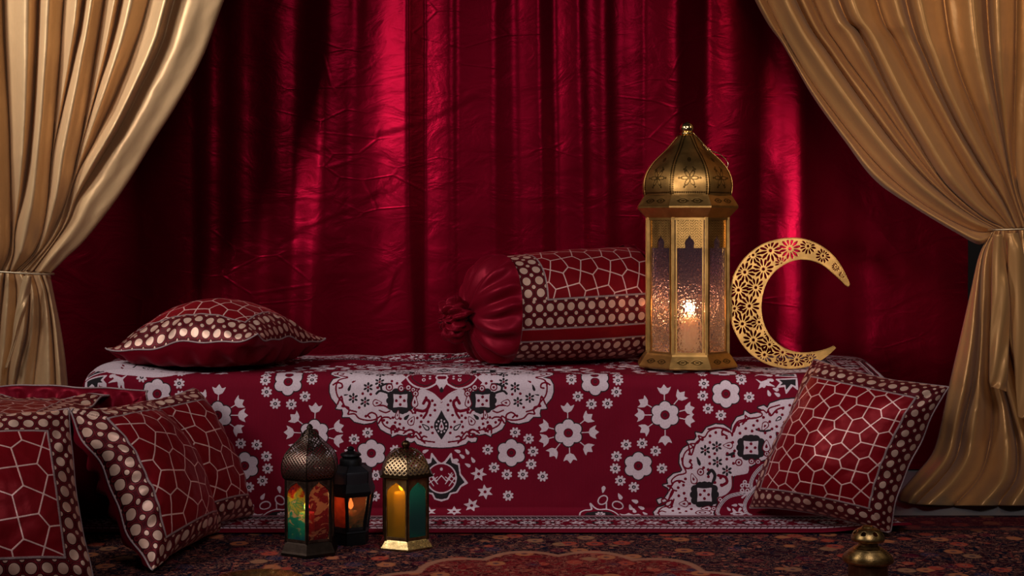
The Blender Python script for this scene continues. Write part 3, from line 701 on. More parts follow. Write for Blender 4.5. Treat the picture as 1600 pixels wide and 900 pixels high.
cv.leafring(*z4([(700, 428)])[0], 90, 9, 5); cv.leafring(*z4([(478, 425)])[0], 0, 7, 4); cv.leafring(*z4([(690, 310)])[0], -60, 7, 4); cv.leafring(*z4([(274, 620)])[0], 70, 8, 4); cv.leafring(*z4([(218, 765)])[0], 0, 7, 4); cv.leafring(*z4([(350, 795)])[0], 0, 8, 4)
cv.line(z4([(500, 490), (510, 470), (490, 478), (470, 480)]), 4, 'k'); cv.line(z4([(390, 640), (400, 600), (380, 570), (360, 590)]), 5, 'k'); cv.line(z4([(420, 600), (460, 610), (470, 640), (440, 660)]), 4.5, 'r')
cv.line(z4([(760, 350), (770, 400), (780, 440)]), 4, 'k'); cv.line(z4([(640, 330), (680, 340), (720, 335)]), 3, 'k')
cv.ell(*z4([(330, 835)])[0], 13, 8, 'r'); cv.ell(*z4([(330, 835)])[0], 11, 6.5, 'w'); cv.ell(*z4([(325, 832)])[0], 6, 3.5, 'r'); cv.ell(*z4([(325, 832)])[0], 3.5, 2, 'w')
av = [(*z4([(a, b)])[0], r) for a, b, r in ((610, 437, 24), (338, 712, 24), (343, 453, 11), (411, 431, 11), (414, 522, 11), (470, 573, 11), (304, 518, 9), (770, 268, 8), (316, 580, 7), (540, 524, 7), (614, 517, 5), (652, 520, 5), (700, 428, 11), (478, 425, 8), (690, 310, 8), (274, 620, 8), (218, 765, 8), (350, 795, 8), (330, 835, 14), (400, 600, 9), (225, 545, 9), (275, 440, 9))]
scatter(cv, inside_poly(co, 8), av, (1012, 590, 1290, 812))
for cpl in ([(800, 512), (740, 520), (680, 545), (635, 590), (612, 640), (612, 672)], [(610, 700), (560, 705), (480, 725), (430, 775), (412, 830), (418, 872)], [(640, 670), (600, 720), (575, 770), (580, 830), (600, 860)]):
    cv.line(z4(cpl), 5.6, 'w'); cv.line(z4(cpl), 3.2, 'k'); cv.line(z4(cpl), 1.6, 'w')
for a, b in ((560, 660), (590, 660), (560, 688), (590, 690), (575, 640)): cv.ell(*z4([(a, b)])[0], 3.4, 3.4, 'w'); cv.ell(*z4([(a, b)])[0], 1.4, 1.4, 'r')
for a, b, an in ((480, 800, 60), (510, 810, 70), (545, 805, -60), (515, 775, 0), (552, 773, 20), (670, 600, 30), (650, 640, 60), (700, 570, 10), (690, 640, 70), (730, 600, 40)): cv.drop(*z4([(a, b)])[0], an, 5, 2.2)
for i in range(6):
    a = i*1.047; cv.ell(*z4([(530+30*math.cos(a), 845+18*math.sin(a))])[0], 4, 3, 'w')
cv.line(z4([(560, 730), (600, 700), (650, 660)]), 3, 'w')
# spiky motif, drops, ladder border at the right end
cv.poly([(1180, 588), (1190, 594), (1206, 588), (1202, 596), (1212, 602), (1195, 600), (1184, 606), (1188, 597)], 'w')
cv.poly([(1214, 590), (1246, 588), (1246, 606), (1238, 600), (1228, 612), (1226, 601), (1214, 603), (1220, 596)], 'w', 1); cv.poly([(1218, 591), (1244, 590), (1243, 601), (1236, 598), (1228, 607), (1227, 599), (1219, 600), (1223, 596)], 'k')
for x, y, a in ((1193, 599, 80), (1201, 612, 70), (1212, 606, 20), (1214, 614, 30), (1205, 591, 20)): cv.drop(x, y, a, 5.5, 2.8)
def border(cv, x, y0, y1, horiz=False):
    """banded border; x is its inner edge"""
    L = []
    def ln(a, b, o, wd, c): cv.line([(a, o), (b, o)] if horiz else [(o, a), (o, b)], wd, c, False)
    for o, wd, c in ((x+1, 2, 'w'), (x+4, 2, 'k'), (x+12, 12, 'k'), (x+20, 1.5, 'w'), (x+66, 2, 'w'), (x+70, 2.5, 'k'), (x+80, 9, 'w')): ln(y0, y1, o, wd, c)
    t = y0
    while t < y1:
        for dx in (0, 5):
            a, b = (t+dx-2, x+8+dx/5*3), (t+dx+2, x+16-dx/5*3)
            cv.line([a, b] if horiz else [(a[1], a[0]), (b[1], b[0])], 1.6, 'w', False)
        m = (t, x+83) if horiz else (x+83, t); cv.line([m, (m[0]+3, m[1]-7)], 1.6, 'k', False)
        t += 10
    t = y0+20; i = 0
    while t < y1:
        p = (t, x+43) if horiz else (x+43, t)
        if i % 3 == 0:
            cv.ell(p[0], p[1], 17, 12 if horiz else 17, 'k'); cv.flower8(p[0], p[1], 13)
        elif i % 3 == 1:
            for a in range(0, 360, 45): cv.drop(p[0]+11*math.cos(math.radians(a)), p[1]+11*math.sin(math.radians(a)), a+180, 6, 2.6)
            cv.ell(*p, 4, 4, 'k')
        else:
            cv.star(p[0], p[1], 15, .3)
            for s_ in (-1, 1):
                e = (p[0]+s_*18, p[1]+13*s_) if horiz else (p[0]+13*s_, p[1]+18*s_); cv.leafring(e[0], e[1], 40*s_, 7, 3.4)
        for s_ in (-1, 1):
            for u in (-14, -5, 5, 14):
                e = (p[0]+u, p[1]+s_*19) if horiz else (p[0]+s_*19, p[1]+u)
                cv.drop(e[0], e[1], 35*s_+(0 if horiz else 90), 4.5, 1.6, 'w')
        t += 38; i += 1
border(cv, 1300, 585, 930)
cv.poly([(688, 812), (1640, 812), (1640, 930), (688, 930)], 'r'); border(cv, 815, 690, 1640, True)

def sample(cv, X, V):
    """cloth coordinates -> white and black weave; the design mirrors about x=690 and about the top fold"""
    X = np.where(X < 690, 1380-X, X); V = np.where(V < 586, 1172-V, V)
    fx = np.clip((X-cv.x0)*cv.res-.5, 0, cv.w.shape[1]-1.001); fy = np.clip((V-cv.y0)*cv.res-.5, 0, cv.w.shape[0]-1.001)
    i = fy.astype(int); j = fx.astype(int); a = fy-i; b = fx-j
    r = []
    for L in (cv.w, cv.k): r.append(L[i, j]*(1-a)*(1-b)+L[i+1, j]*a*(1-b)+L[i, j+1]*(1-a)*b+L[i+1, j+1]*a*b)
    return r

def m_blanket():
    t = NT('woven_floral_cotton'); uv = t.attr('puv', True); wv, kv = t.attr('white'), t.attr('black')
    sx = t.t.nodes.new('ShaderNodeSeparateXYZ'); t.t.links.new(uv, sx.inputs[0])
    rib = t.math('SINE', t.math('MULTIPLY', sx.outputs[0], 2300.0))      # fine vertical ribs of the weave
    nz = t.noise(uv, 260, 2); big = t.noise(uv, 9, 3)
    red = t.mix(t.math('MULTIPLY_ADD', rib, .35, .5), (.14, .002, .012), (.23, .006, .024))
    red = t.mix(t.math('MULTIPLY', big, .5), red, (.10, .004, .014))
    white = t.mix(nz, (.52, .38, .44), (.78, .66, .70))
    c = t.mix(t.step(wv, .38, .62), red, white)
    c = t.mix(t.step(kv, .38, .62), c, (.022, .018, .020))
    h = t.math('ADD', t.math('MULTIPLY', rib, .25), t.math('ADD', t.math('MULTIPLY', t.step(wv, .3, .7), .8), t.math('MULTIPLY', nz, .4)))
    n0 = t.bump(t.noise(uv, 12, 3, .5, .6), .3, .006)
    return t.P(color=c, rough=.85, spec=.08, normal=t.bump(h, .6, .0012, n0))
PX0, PX1, FD, TZ, BD = -1.05, .925, 3.45, .352, 4.0
U1 = 1/.0015682
UL, UR = 800+PX0*U1, 800+PX1*U1
cu = np.r_[np.arange(UL-220, UL, 4.0), np.arange(UL, UR, .92), np.arange(UR, UR+222, 2.0)]
cvv = np.r_[np.arange(590-350-215, 590-350, 6.0), np.arange(590-350, 548, 3.0), np.arange(548, 814, .92), np.arange(814, 922, 1.6)]
UX, VV = np.meshgrid(cu, cvv)
ul = (UL-UX).clip(0)/U1; ur = (UX-UR).clip(0)/U1; drop_u = ul+ur
X = PX0+(UX.clip(UL, UR)-UL)/U1
# profile: back drop | top | rounded edge | front | floor apron
s = (VV-590)/U1                                             # metres of cloth past the front fold (negative = on top)
R_ = .03
Y = np.where(s < 0, FD-s, FD); Z = np.full_like(s, TZ)
Y = np.where(s < -.55, BD, Y); Z = np.where(s < -.55, TZ-(-.55-s), Z)
a = (s+.0)/R_
arc = (s > -R_*.78) & (s < R_*.79)
aa = (s/R_+.785)*1.0
Y = np.where(arc, FD+R_-R_*np.sin(aa.clip(0, 1.571)), Y); Z = np.where(arc, TZ-R_+R_*np.cos(aa.clip(0, 1.571)), Z)
below = s >= R_*.79
Z = np.where(below, TZ-R_-(s-R_*.79), Z)
zf = .012
fl = Z < zf+.02
sf = (zf+.02-Z).clip(0)
Yf = np.where(below, FD-np.where(sf > 0, sf-.012*(1-np.exp(-sf/.02)), 0), Y); Z = np.where(below & fl, zf+.02*np.exp(-sf/.02), Z); Y = Yf
Z = np.where(drop_u > 0, np.minimum(Z, np.maximum(TZ-drop_u*.97, zf)), Z)
Z = np.maximum(Z, zf)
xm = X; topm = (s < 0)
bul = .012*fbm(xm*2.2, Y*3.1+s*2, 3)+.005*fbm(xm*9, s*9, 2)
Z = Z+np.where((s < .02) & (s > -.54) & (drop_u == 0), np.abs(bul)*sm(-s, 0, .06)*.9, 0)
# low rises of the loose cloth: beside the bolster knot, at the far left
def hump(x0, y0, rx, ry, h): return h*np.exp(-((xm-x0)/rx)**2-((Y-y0)/ry)**2)*((s < .02) & (s > -.54))
Z = Z+hump(-.07, 3.87, .09, .06, .022)+hump(-.24, 3.93, .12, .05, .012)+hump(-.97, 3.56, .09, .12, .022)
fr = (s > R_) & (Z > .03)
Y = Y-np.where(s > R_*.5, (.010*fbm(xm*3+3, s*4, 3)+.004*fbm(xm*10, s*10, 2)+.004)*sm(s, .01, .06)*sm(Z, .01, .05), 0)
# the seat is a little wider at the back; the cloth rounds over both ends
ee = np.minimum((UX-UL)/U1, (UR-UX)/U1); Z = Z-np.where(s < .04, .02*np.exp(-np.abs(ee)/.018), 0)
X = X*(1+.16*(Y-FD).clip(0, .6)*sm(np.abs(X), .6, .9))+(np.minimum(drop_u, .35)*.12*np.sign(X))*sm(Y, FD+.05, FD+.2)
tipc = sm(X, .70, .93)*((s > .40))
Z = Z+.018*tipc*sm(s, .40, .52)
wv, kv = sample(cv, UX, VV)
# white motif at the far-left end of the top
lt = Canvas(60, 320, 380, 600, 1.0)
pl_ = [(150, 470), (190, 430), (260, 440), (300, 500), (296, 560), (250, 588), (170, 585), (140, 540)]
lt.poly(pl_, 'w', smooth=True); lt.line([(205, 440), (212, 500), (205, 560)], 2, 'k'); 
for y in range(440, 580, 14): lt.drop(188, y, 70, 7, 2, 'r')
for y in range(450, 570, 26): lt.ell(228, y, 10, 9, 'k'); lt.flower8(228, y, 8)
scatter(lt, inside_poly([(240, 450), (290, 500), (286, 560), (244, 580)], 2), [], (240, 450, 300, 585), 12, 2.6)
for x in range(256, 290, 12): lt.drop(x, 470+x % 7*4, 40, 8, 3, 'k')
m = (UX > 141) & (UX < 305) & (VV > 430) & (VV < 590)
ii = np.clip((VV-380).astype(int), 0, 219); jj = np.clip((UX-60).astype(int), 0, 259)
use = m & ((lt.w[ii, jj]+lt.k[ii, jj]) > .2)
wv = np.where(use, lt.w[ii, jj], wv); kv = np.where(use, lt.k[ii, jj], kv)
bl = link('floral_blanket', grid('floral_blanket', np.stack([X, Y, Z], -1), {'white': wv, 'black': kv, 'puv': np.stack([UX/U1, VV/U1, 0*UX], -1)}, flip=True), m_blanket())
tag(bl, 'deep red woven blanket with white flowers and medallions, draped over the low seat', 'blanket')
solid(bl, .003)
# the low seat under the blanket, and its side wing behind the cushions on the left
seat = thing('low_seat', 'low box seat hidden under the floral blanket, with a side wing at the left', 'seat', (-.09, 3.7, 0))
sc_m = m_plain('dark_wine_cotton', (.07, .004, .010), .85)
V, Fc = box_geo((-.0925, (FD+.03+BD-.02)/2, .172), (1.9, BD-.06-FD, .31)); bevel(link('seat_base', mesh('seat_base', V, Fc, False), sc_m, seat, True), .02)
V, Fc = box_geo((-1.36, 3.15, .133), (.66, .30, .238)); bevel(link('side_wing', mesh('side_wing', V, Fc, False), sc_m, seat, True), .02)
# ------------------------------------------------------------------ cushions
QUILT, SATIN = m_quilt(), m_satin_red()
BRAID = m_plain('silver_braid', (.34, .25, .25), .5, .3, 300, .5)
def cairo(X, Y, e=.042, rot=.26):
    """distance to the nearest line of a Cairo pentagon net"""
    c, s = math.cos(rot), math.sin(rot); x = (X*c-Y*s); y = (X*s+Y*c)
    S = e*math.sqrt(2+math.sqrt(3)); k = 1/(2*math.sqrt(2)*math.sqrt(2+math.sqrt(3)))
    x = x/S; y = y/S; bx, by = np.floor(x), np.floor(y); fx, fy = x-bx, y-by
    base = [(k, k+.5), (-k, -k+.5), (-k+.5, k), (k+.5, -k)]
    pts = [(a+i, b+j) for a, b in base for i in (-1, 0, 1) for j in (-1, 0, 1)]
    D = np.stack([(fx-a)**2+(fy-b)**2 for a, b in pts]); n = D.argmin(0); dmin = D.min(0)
    PX = np.array([p[0] for p in pts])[n]; PY = np.array([p[1] for p in pts])[n]
    r = np.full(x.shape, 9.)
    for (a, b), d in zip(pts, D):
        L = np.hypot(a-PX, b-PY); r = np.where(L > 1e-6, np.minimum(r, (d-dmin)/(2*np.maximum(L, 1e-6))), r)
    return r*S
def dots(t, w_, b, p=.031):
    """dotted border: t along it, w_ across 0..b; returns distance to the nearest dot edge"""
    d = np.full(np.shape(t), 9.)
    k_ = p/.031
    def rowd(off, wc, r):
        r = r*k_
        tt = (t/p+off); tt = (tt-np.round(tt))*p
        return np.sqrt(tt**2+(w_-wc)**2)-r
    for off, wc, r in ((0, .27*b, .0106), (0, .74*b, .0106), (.5, .5*b, .0052), (.5, .045*b, .0046), (.5, .965*b, .0046)): d = np.minimum(d, rowd(off, wc, r))
    return d
def quilt_square(X, Y, a, b, rot=.26, e=.042, p=.031):
    inner = a-b; m = np.maximum(np.abs(X), np.abs(Y)); w_ = m-inner
    t = np.where(np.abs(X) > np.abs(Y), Y, X)
    isb = sm(w_, -.001, .001)
    net = np.where(w_ < -.001, cairo(X, Y, e, rot), 9); dot = np.where(w_ > .003, dots(t, w_, b, p), 9)
    braid = np.abs(w_)
    return {'net': net, 'dot': dot, 'braid': braid, 'isb': isb}
def cushion(name, label, corners, tf, tb, size=.40, bord=.076, pinch=.07, zmin=None, group=None, rot=.26, seed=0, n=250, fold=None, pf=.5, e=.042, swap=False, bow=(0, 0), ywall=None, p=.031):
    TL, TR, BR, BL = [np.array(c, float) for c in corners]
    s = np.sin(np.linspace(-math.pi/2, math.pi/2, n)*.93)/math.sin(math.pi/2*.93); s = .5*s+.5*np.linspace(-1, 1, n)
    U, Vv = np.meshgrid(s, s)
    pu = U*(1-pinch*(U**2)*(1-Vv**2)*(1-.0*U)); pv = Vv*(1-pinch*(Vv**2)*(1-U**2))
    a, b = (pu+1)/2, (pv+1)/2
    C = (TL*0+1)*0+((1-a)*b)[..., None]*TL+(a*b)[..., None]*TR+(a*(1-b))[..., None]*BR+((1-a)*(1-b))[..., None]*BL
    nrm = np.cross(TR-TL+BR-BL, TL-BL+TR-BR); nrm /= np.linalg.norm(nrm)     # points to the patterned side
    if (swap): nrm = -nrm
    C = C+nrm*(bow[0]*(1-U**2)+bow[1]*(1-Vv**2))[..., None]
    edw = 1-np.maximum(np.abs(U), np.abs(Vv)); tq = np.where(np.abs(U) > np.abs(Vv), Vv, U)
    C = C+nrm*((.006*np.sin(tq*5.1+seed*1.7)+.003*np.sin(tq*11+seed))*np.exp(-(edw/.16)**2)+.012*(np.abs(U*Vv)**6)*math.sin(seed*2.1+.6))[..., None]
    h = (np.cos(U*math.pi/2).clip(0)*np.cos(Vv*math.pi/2).clip(0))**pf
    wrk = 1+.10*fbm(U*1.7+seed*3, Vv*1.7+seed, 2)
    ang = np.arctan2(Vv, U); ed = 1-np.maximum(np.abs(U), np.abs(Vv))
    rip = .004*np.sin(ang*23+3*fbm(U*3, Vv*3+seed, 2))*np.exp(-((ed-.12)/.12)**2)*sm(ed, 0, .05)
    front = C+nrm*(tf*h*wrk+rip*.8+.003*fbm(U*6+seed, Vv*6, 2)*h)[..., None]
    tpl = np.where(np.abs(U) > np.abs(Vv), Vv, U)
    pleat = .009*np.sin(tpl*19+2.5*fbm(U*2+seed, Vv*2, 2))*np.exp(-((ed-.22)/.2)**2)*sm(ed, 0, .08)
    backp = C-nrm*(tb*h*wrk+pleat)[..., None]
    if zmin is not None:
        for Q in (front, backp):
            zz = Q[..., 2]; Q[..., 2] = np.where(zz < zmin+.02, zmin+.02*np.exp((np.minimum(zz, zmin+.02)-zmin-.02)/.02), zz)
    if ywall is not None:
        for Q in (front, backp):
            yy = Q[..., 1]; Q[..., 1] = np.where(yy > ywall-.02, ywall-.02*np.exp(-(np.maximum(yy, ywall-.02)-ywall+.02)/.02), yy)
    if fold is not None: front, backp = fold(front, U, Vv), fold(backp, U, Vv)
    base = np.array([C[..., 0].mean(), C[..., 1].mean(), min(front[..., 2].min(), backp[..., 2].min())])
    root = thing(name, label, 'cushion', tuple(base), 0, group)
    def arc(Q): d = np.r_[0, np.cumsum(np.linalg.norm(np.diff(Q, axis=0), axis=1))]; return d-np.interp(0, s, d)
    mid = n//2; k7 = int(n*.2); gu = (arc(front[mid])+arc(front[k7]))/2; gv = (arc(front[:, mid])+arc(front[:, k7]))/2
    hs = (gu[-1]-gu[0]+gv[-1]-gv[0])/4
    gu = (gu-gu[0])/(gu[-1]-gu[0])*2*hs-hs; gv = (gv-gv[0])/(gv[-1]-gv[0])*2*hs-hs
    GU, GV = np.meshgrid(gu, gv)
    A = quilt_square(GU, GV, hs, bord, rot, e, p); uv = np.stack([GU+seed, GV, 0*U], -1); A['puv'] = uv
    link('patterned_cover', grid('patterned_cover', front, A, flip=swap), QUILT, root, True)
    k = slice(None, None, 2)
    link('satin_back', grid('satin_back', backp[k, k], {'puv': uv[k, k]}, flip=not swap), SATIN, root, True)
    ring_ = np.concatenate([front[0, :-1:3], front[:-1:3, -1], front[-1, :0:-3], front[:0:-3, 0]])
    tube('piping', [tuple(p) for p in ring_], .0022, BRAID, root, 6, True, True)
    return root
GC = 'red embroidered cushions'
# on the seat, lying flat
cushion('cushion', 'square red cushion lying flat on the left of the floral blanket, patterned side up', [W(165, 549, 3.60), (-.66+.18, 3.93, .42), W(509, 532, 3.83), W(403, 527, 3.50)][0:4] if False else
        [W(165, 549, 3.50), W(290, 535, 3.83), W(509, 533, 3.75), W(403, 527, 3.40)], .118, .112, zmin=TZ+.016, seed=1, pf=.55, swap=False, bow=(.0, .0), e=.041, p=.029)
# leaning on the right end
cushion('cushion', 'red cushion with pentagon net and dotted border leaning at the right end of the seat',
        [W(1271, 560, 3.415), W(1481, 604, 3.20), W(1386, 832, 3.19), W(1166, 792, 3.41)], .115, .055, zmin=.012, seed=2, pf=.42, e=.037, p=.0265, bord=.080, ywall=3.44, bow=(.01, 0))
# the cushions heaped at the left
cushion('cushion', 'red embroidered cushion standing upright in the bottom left corner of the photo',
        [W(-180, 655, 2.78), W(107, 640, 2.88), W(150, 926, 2.76), W(-170, 950, 2.58)], .085, .07, zmin=.012, seed=3, rot=.1, e=.053, pf=.45, pinch=.05)
cushion('cushion', 'red cushion standing beside the corner one, its dotted border slanting down to the carpet',
        [W(108, 642, 2.95), (-.835, 3.235, .315), (-.678, 3.235, .012), (-.740, 2.868, .006)], .105, .06, zmin=.012, seed=4, rot=.5, e=.048, pf=.40)
cushion('cushion', 'red net-patterned cushion leaning against the blanket behind the bronze lantern, its left half tucked away',
        [(-.935, 3.17, .31), (-.765, 3.405, .33), (-.622, 3.40, .018), (-.77, 3.13, .012)], .105, .02, zmin=.016, seed=5, rot=.2, pf=.40, e=.048, ywall=3.425)
cushion('cushion', 'red cushion lying flat behind the corner cushion, only its embroidered top showing',
        [(-1.34, 3.34, .318), (-.955, 3.34, .312), (-.955, 2.99, .302), (-1.34, 2.99, .30)], .008, .045, zmin=.258, seed=6, rot=.3)
cushion('cushion', 'cushion standing with only its plain wine satin edge showing below the left curtain',
        [(-.87, 3.35, .325), (-1.26, 3.36, .335), (-1.26, 3.41, .02), (-.87, 3.42, .02)], .03, .05, zmin=.012, seed=7, ywall=3.445, pinch=-.06)

# ------------------------------------------------------------------ bolster
def bolster():
    root = thing('bolster', 'round red bolster with gathered satin end, lying on the blanket beside the gold lantern', 'bolster', (.155, 3.78, TZ+.008))
    root.rotation_euler = (0, 0, math.radians(23))
    Rb = .138; Lb = .375
    nu, nv = 300, 640
    xs = np.linspace(0, Lb, nu); th = np.linspace(-math.pi, math.pi, nv, endpoint=False)
    XX, TH = np.meshgrid(xs, th)
    arc = TH*Rb                                      # theta 0 faces the camera, positive upwards
    rr = Rb*(1+.03*np.sin(math.pi*XX/Lb)+.09*XX/Lb)+.003*fbm(XX*14, TH*2, 2)
    s_, c_ = np.sin(TH), np.cos(TH)
    sq = 1/(np.abs(c_)**2.6+np.abs(s_)**2.6)**(1/2.6)
    rr = rr*(.35+.65*sq)
    Y = -rr*c_; Z = Rb*(1+.09*XX/Lb)+rr*s_+.004; Z = np.maximum(Z, .006+.0*Z)
    y0 = .0; Yb = arc-(.20*Rb)
    bw = .072
    isleft = (XX < bw) & (Yb > -bw*1.0); w1 = XX; t1 = Yb
    inb1 = (Yb < 0) & (Yb > -bw); inb2 = (Yb < -.105) & (Yb > -.105-bw*1.1); plain = (Yb <= -bw) & (Yb >= -.105) | (Yb < -.105-bw*1.1)
    left = (XX < bw) & (Yb >= 0)
    right = (XX > Lb+bw)
    field = ~(left | right) & (Yb >= 0)
    net = np.where(field, cairo(XX, Yb, .043, .1), 9)
    dot = np.where(inb1, dots(XX+.01, -Yb, bw, .029), np.where(inb2, dots(XX+.01, -(Yb+.105), bw, .029), np.where(left, dots(Yb+.013, XX, bw), np.where(right, dots(Yb+.013, Lb-XX, bw), 9))))
    far = lambda v, c: np.where(c, np.abs(v), 9)
    braid = np.minimum.reduce([far(Yb, (XX > bw-.002) & (XX < Lb+1)), far(Yb+bw, True), far(Yb+.105, True), far(Yb+.105+bw*1.1, True), far(XX-bw, Yb > 0), far(XX-.001, True)])
    isb = ((left | right | inb1 | inb2)*1.0)+plain*0.0
    P_ = np.stack([XX, Y, Z], -1)
    g = grid('patterned_cover', P_[:, :], {'net': net, 'dot': dot, 'braid': braid, 'isb': isb, 'puv': np.stack([XX, arc, 0*XX], -1)})
    # close the seam by welding the last row to the first
    me = g; n0 = nu*nv; 
    fc = grid_faces(nv, nu); j = np.arange(nu-1); last = (nv-1)*nu
    fc = np.vstack([fc, np.stack([last+j, last+j+1, j+1, j], -1)])
    me = mesh('patterned_cover', P_.reshape(-1, 3), fc[:, ::-1])
    add_attrs(me, {'net': net, 'dot': dot, 'braid': braid, 'isb': isb, 'puv': np.stack([XX, arc, 0*XX], -1)})
    o = link('patterned_cover', me, QUILT, root); o.location = (-.2, 0, 0)
    def end(side):
        nr = 60; t = np.linspace(0, 1, nr)[:, None]; T2 = th[None, ::2]
        c2, s2 = np.cos(T2), np.sin(T2); sq2 = 1/(np.abs(c2)**2.6+np.abs(s2)**2.6)**(1/2.6)
        r0 = Rb*(1+(.09 if side > 0 else 0))*(.35+.65*sq2)
        prof = np.cos(t*math.pi/2)**.62
        pl = 1+.10*np.sin(T2*15+2*fbm(T2*2, t*2, 2))*np.sin(t*math.pi)**.7
        r = r0*(prof*(1-.12)+.12*(1-t))*pl+.006
        off = (.095 if side < 0 else .03)*np.sin(t*math.pi/2)**1.0
        Yy = -r*c2+0*t; Zz = Rb*(1+(.09 if side > 0 else 0))+.004+r*s2-.012*t; Zz = np.maximum(Zz, .006)
        Xx = (-.2-off if side < 0 else -.2+Lb+off)+0*T2+.006*np.sin(T2*7)*t
        Pq = np.stack(np.broadcast_arrays(Xx, Yy, Zz), -1)
        uv = np.stack(np.broadcast_arrays(t*.1, T2*Rb, 0*t*T2), -1)
        return link('satin_end', grid('satin_end', Pq, {'puv': uv}, wrap=True, flip=side > 0), SATIN, root)
    end(-1); end(1)
    # the rosette knot: a crumpled ruffle around the tied end
    rng = np.random.RandomState(3)
    for k, (cx, cy_, cz, R1, R2) in enumerate([(-.332, 0, .122, .031, .019)]):
        a = np.linspace(0, 2*math.pi, 120, endpoint=False)[None, :]; b = np.linspace(0, 2*math.pi, 60, endpoint=False)[:, None]
        ruff = R2*(1+.35*np.sin(a*7+1.0)*np.cos(b)+.3*np.sin(a*11+b*2)+.18*np.sin(a*17-b))
        RR = R1*(1+.18*np.sin(a*3+.5))+ruff*np.cos(b)
        xk = cx+ruff*np.sin(b)*1.25+.006*np.sin(a*5)
        Pk = np.stack(np.broadcast_arrays(xk, cy_+RR*np.cos(a), cz+RR*np.sin(a)), -1)
        V_ = Pk.reshape(-1, 3); nvk, nuk = Pk.shape[:2]
        fck = grid_faces(nvk, nuk, True); j = np.arange(nuk); last = (nvk-1)*nuk
        fck = np.vstack([fck, np.stack([last+j, last+(j+1) % nuk, (j+1) % nuk, j], -1)])
        mk = mesh('knot', V_, fck); add_attrs(mk, {'puv': Pk*3})
        kn = link('knot', mk, SATIN, root)
        # inner bud
        u = np.linspace(.02, math.pi-.02, 40)[:, None]; v = np.linspace(0, 2*math.pi, 60, endpoint=False)[None, :]
        rb = .024*(1+.15*np.sin(v*6+u*3))
        Pb = np.stack(np.broadcast_arrays(cx-.006-rb*np.cos(u)*.9, rb*np.sin(u)*np.cos(v), cz+rb*np.sin(u)*np.sin(v)), -1)
        link('bud', grid('bud', Pb, {'puv': Pb*4}, wrap=True), SATIN, kn)
        tube('cord', [(cx+.026+.003, .016*math.cos(t), cz+.004+.016*math.sin(t)) for t in np.linspace(0, 2*math.pi, 30, endpoint=False)], .0025, BRAID, root, 6, True)
    return root
bolster()
# ------------------------------------------------------------------ metals, glass, candles
GOLD = m_metal('brushed_gold', (.66, .37, .11), .34, .72, 26, .12)
GOLDE = m_metal('engraved_gold', (.66, .37, .11), .36, .72, 26, .12, True)
GOLDB = m_metal('bright_gold', (.85, .62, .28), .16, .85, 30, .05)
BRASS = m_metal('aged_brass', (.50, .32, .12), .34, .45, 60, .25)
BRONZE = m_metal('dark_bronze', (.16, .105, .075), .38, .4, 70, .3, True, .9)
BLACKM = m_metal('blackened_iron', (.035, .036, .042), .5, .6, 60, .3, True, .7)
WAX = NT('ivory_wax').P(color=(.85, .74, .58), rough=.5, sub=.8, subr=(1.0, .75, .5), subs=.03)
WICK = m_plain('charred_wick', (.02, .015, .01), .9)
FLAME = m_emit('candle_flame', (1, .58, .2), 9)
def m_glass(name, build, tr=.45, rough=.12, bs=.5, scale=160, refr=False):
    """hammered coloured glass: see-through share plus a share that scatters the light behind it"""
    t = NT(name); uv = t.attr('puv', True)
    c = build(t, uv)
    n = t.bump(t.math('ADD', t.voro(uv, scale, 'SMOOTH_F1'), t.math('MULTIPLY', t.noise(uv, scale*.4, 2), .6)), bs, .007 if refr else .002)
    tb = t.n('ShaderNodeBsdfTransparent'); t.set(tb.inputs[0], c)
    if refr:
        tr_ = tb; tb = t.n('ShaderNodeBsdfRefraction'); t.set(tb.inputs[0], c); tb.inputs['Roughness'].default_value = .06; tb.inputs['IOR'].default_value = 1.22; t.set(tb.inputs['Normal'], n)
    tl = t.n('ShaderNodeBsdfTranslucent'); t.set(tl.inputs[0], c); t.set(tl.inputs[1], n)
    df = t.n('ShaderNodeBsdfDiffuse'); t.set(df.inputs[0], c)
    gl = t.n('ShaderNodeBsdfGlossy'); gl.inputs[1].default_value = rough; t.set(gl.inputs[2], n); gl.inputs[0].default_value = (1, 1, 1, 1)
    def mx(f, a, b):
        m = t.n('ShaderNodeMixShader'); t.set(m.inputs[0], f); t.t.links.new(a, m.inputs[1]); t.t.links.new(b, m.inputs[2]); return m.outputs[0]
    body = mx(tr, mx(.35, tl.outputs[0], df.outputs[0]), tb.outputs[0])
    fr = t.n('ShaderNodeFresnel'); fr.inputs[0].default_value = 1.5; t.set(fr.inputs[1], n)
    t.t.links.new(mx(fr.outputs[0], body, gl.outputs[0]), t.out.inputs[0])
    return t.m
def candle(label, loc, r, h, light, lcol=(1, .55, .2), group=None, fl=1.0):
    c = thing('candle', label, 'candle', loc, 0, group)
    lathe('wax_body', [(r*.96, 0), (r, .002), (r, h-.003), (r*.94, h), (r*.7, h-.001), (r*.5, h-.004), (.0005, h-.005)], WAX, c, 40)
    tube('wick', [(0, 0, h-.006), (.0005, 0, h+.002), (.001, 0, h+.006)], .0008, WICK, c)
    pr = [(0.0003, 0), (.0028, .003), (.0042, .008), (.0036, .014), (.0018, .021), (.0004, .028)]
    f = lathe('flame', [(a*fl*1.5, h+.003+b*fl) for a, b in pr], FLAME, c, 20)
    d = bpy.data.lights.new('flame_light', 'POINT'); d.energy = light; d.color = lcol; d.shadow_soft_size = .012
    lo = bpy.data.objects.new('flame_light', d); col.objects.link(lo); lo.parent = c; lo.location = (0, -.0, h+.014*fl+.012)
    return c
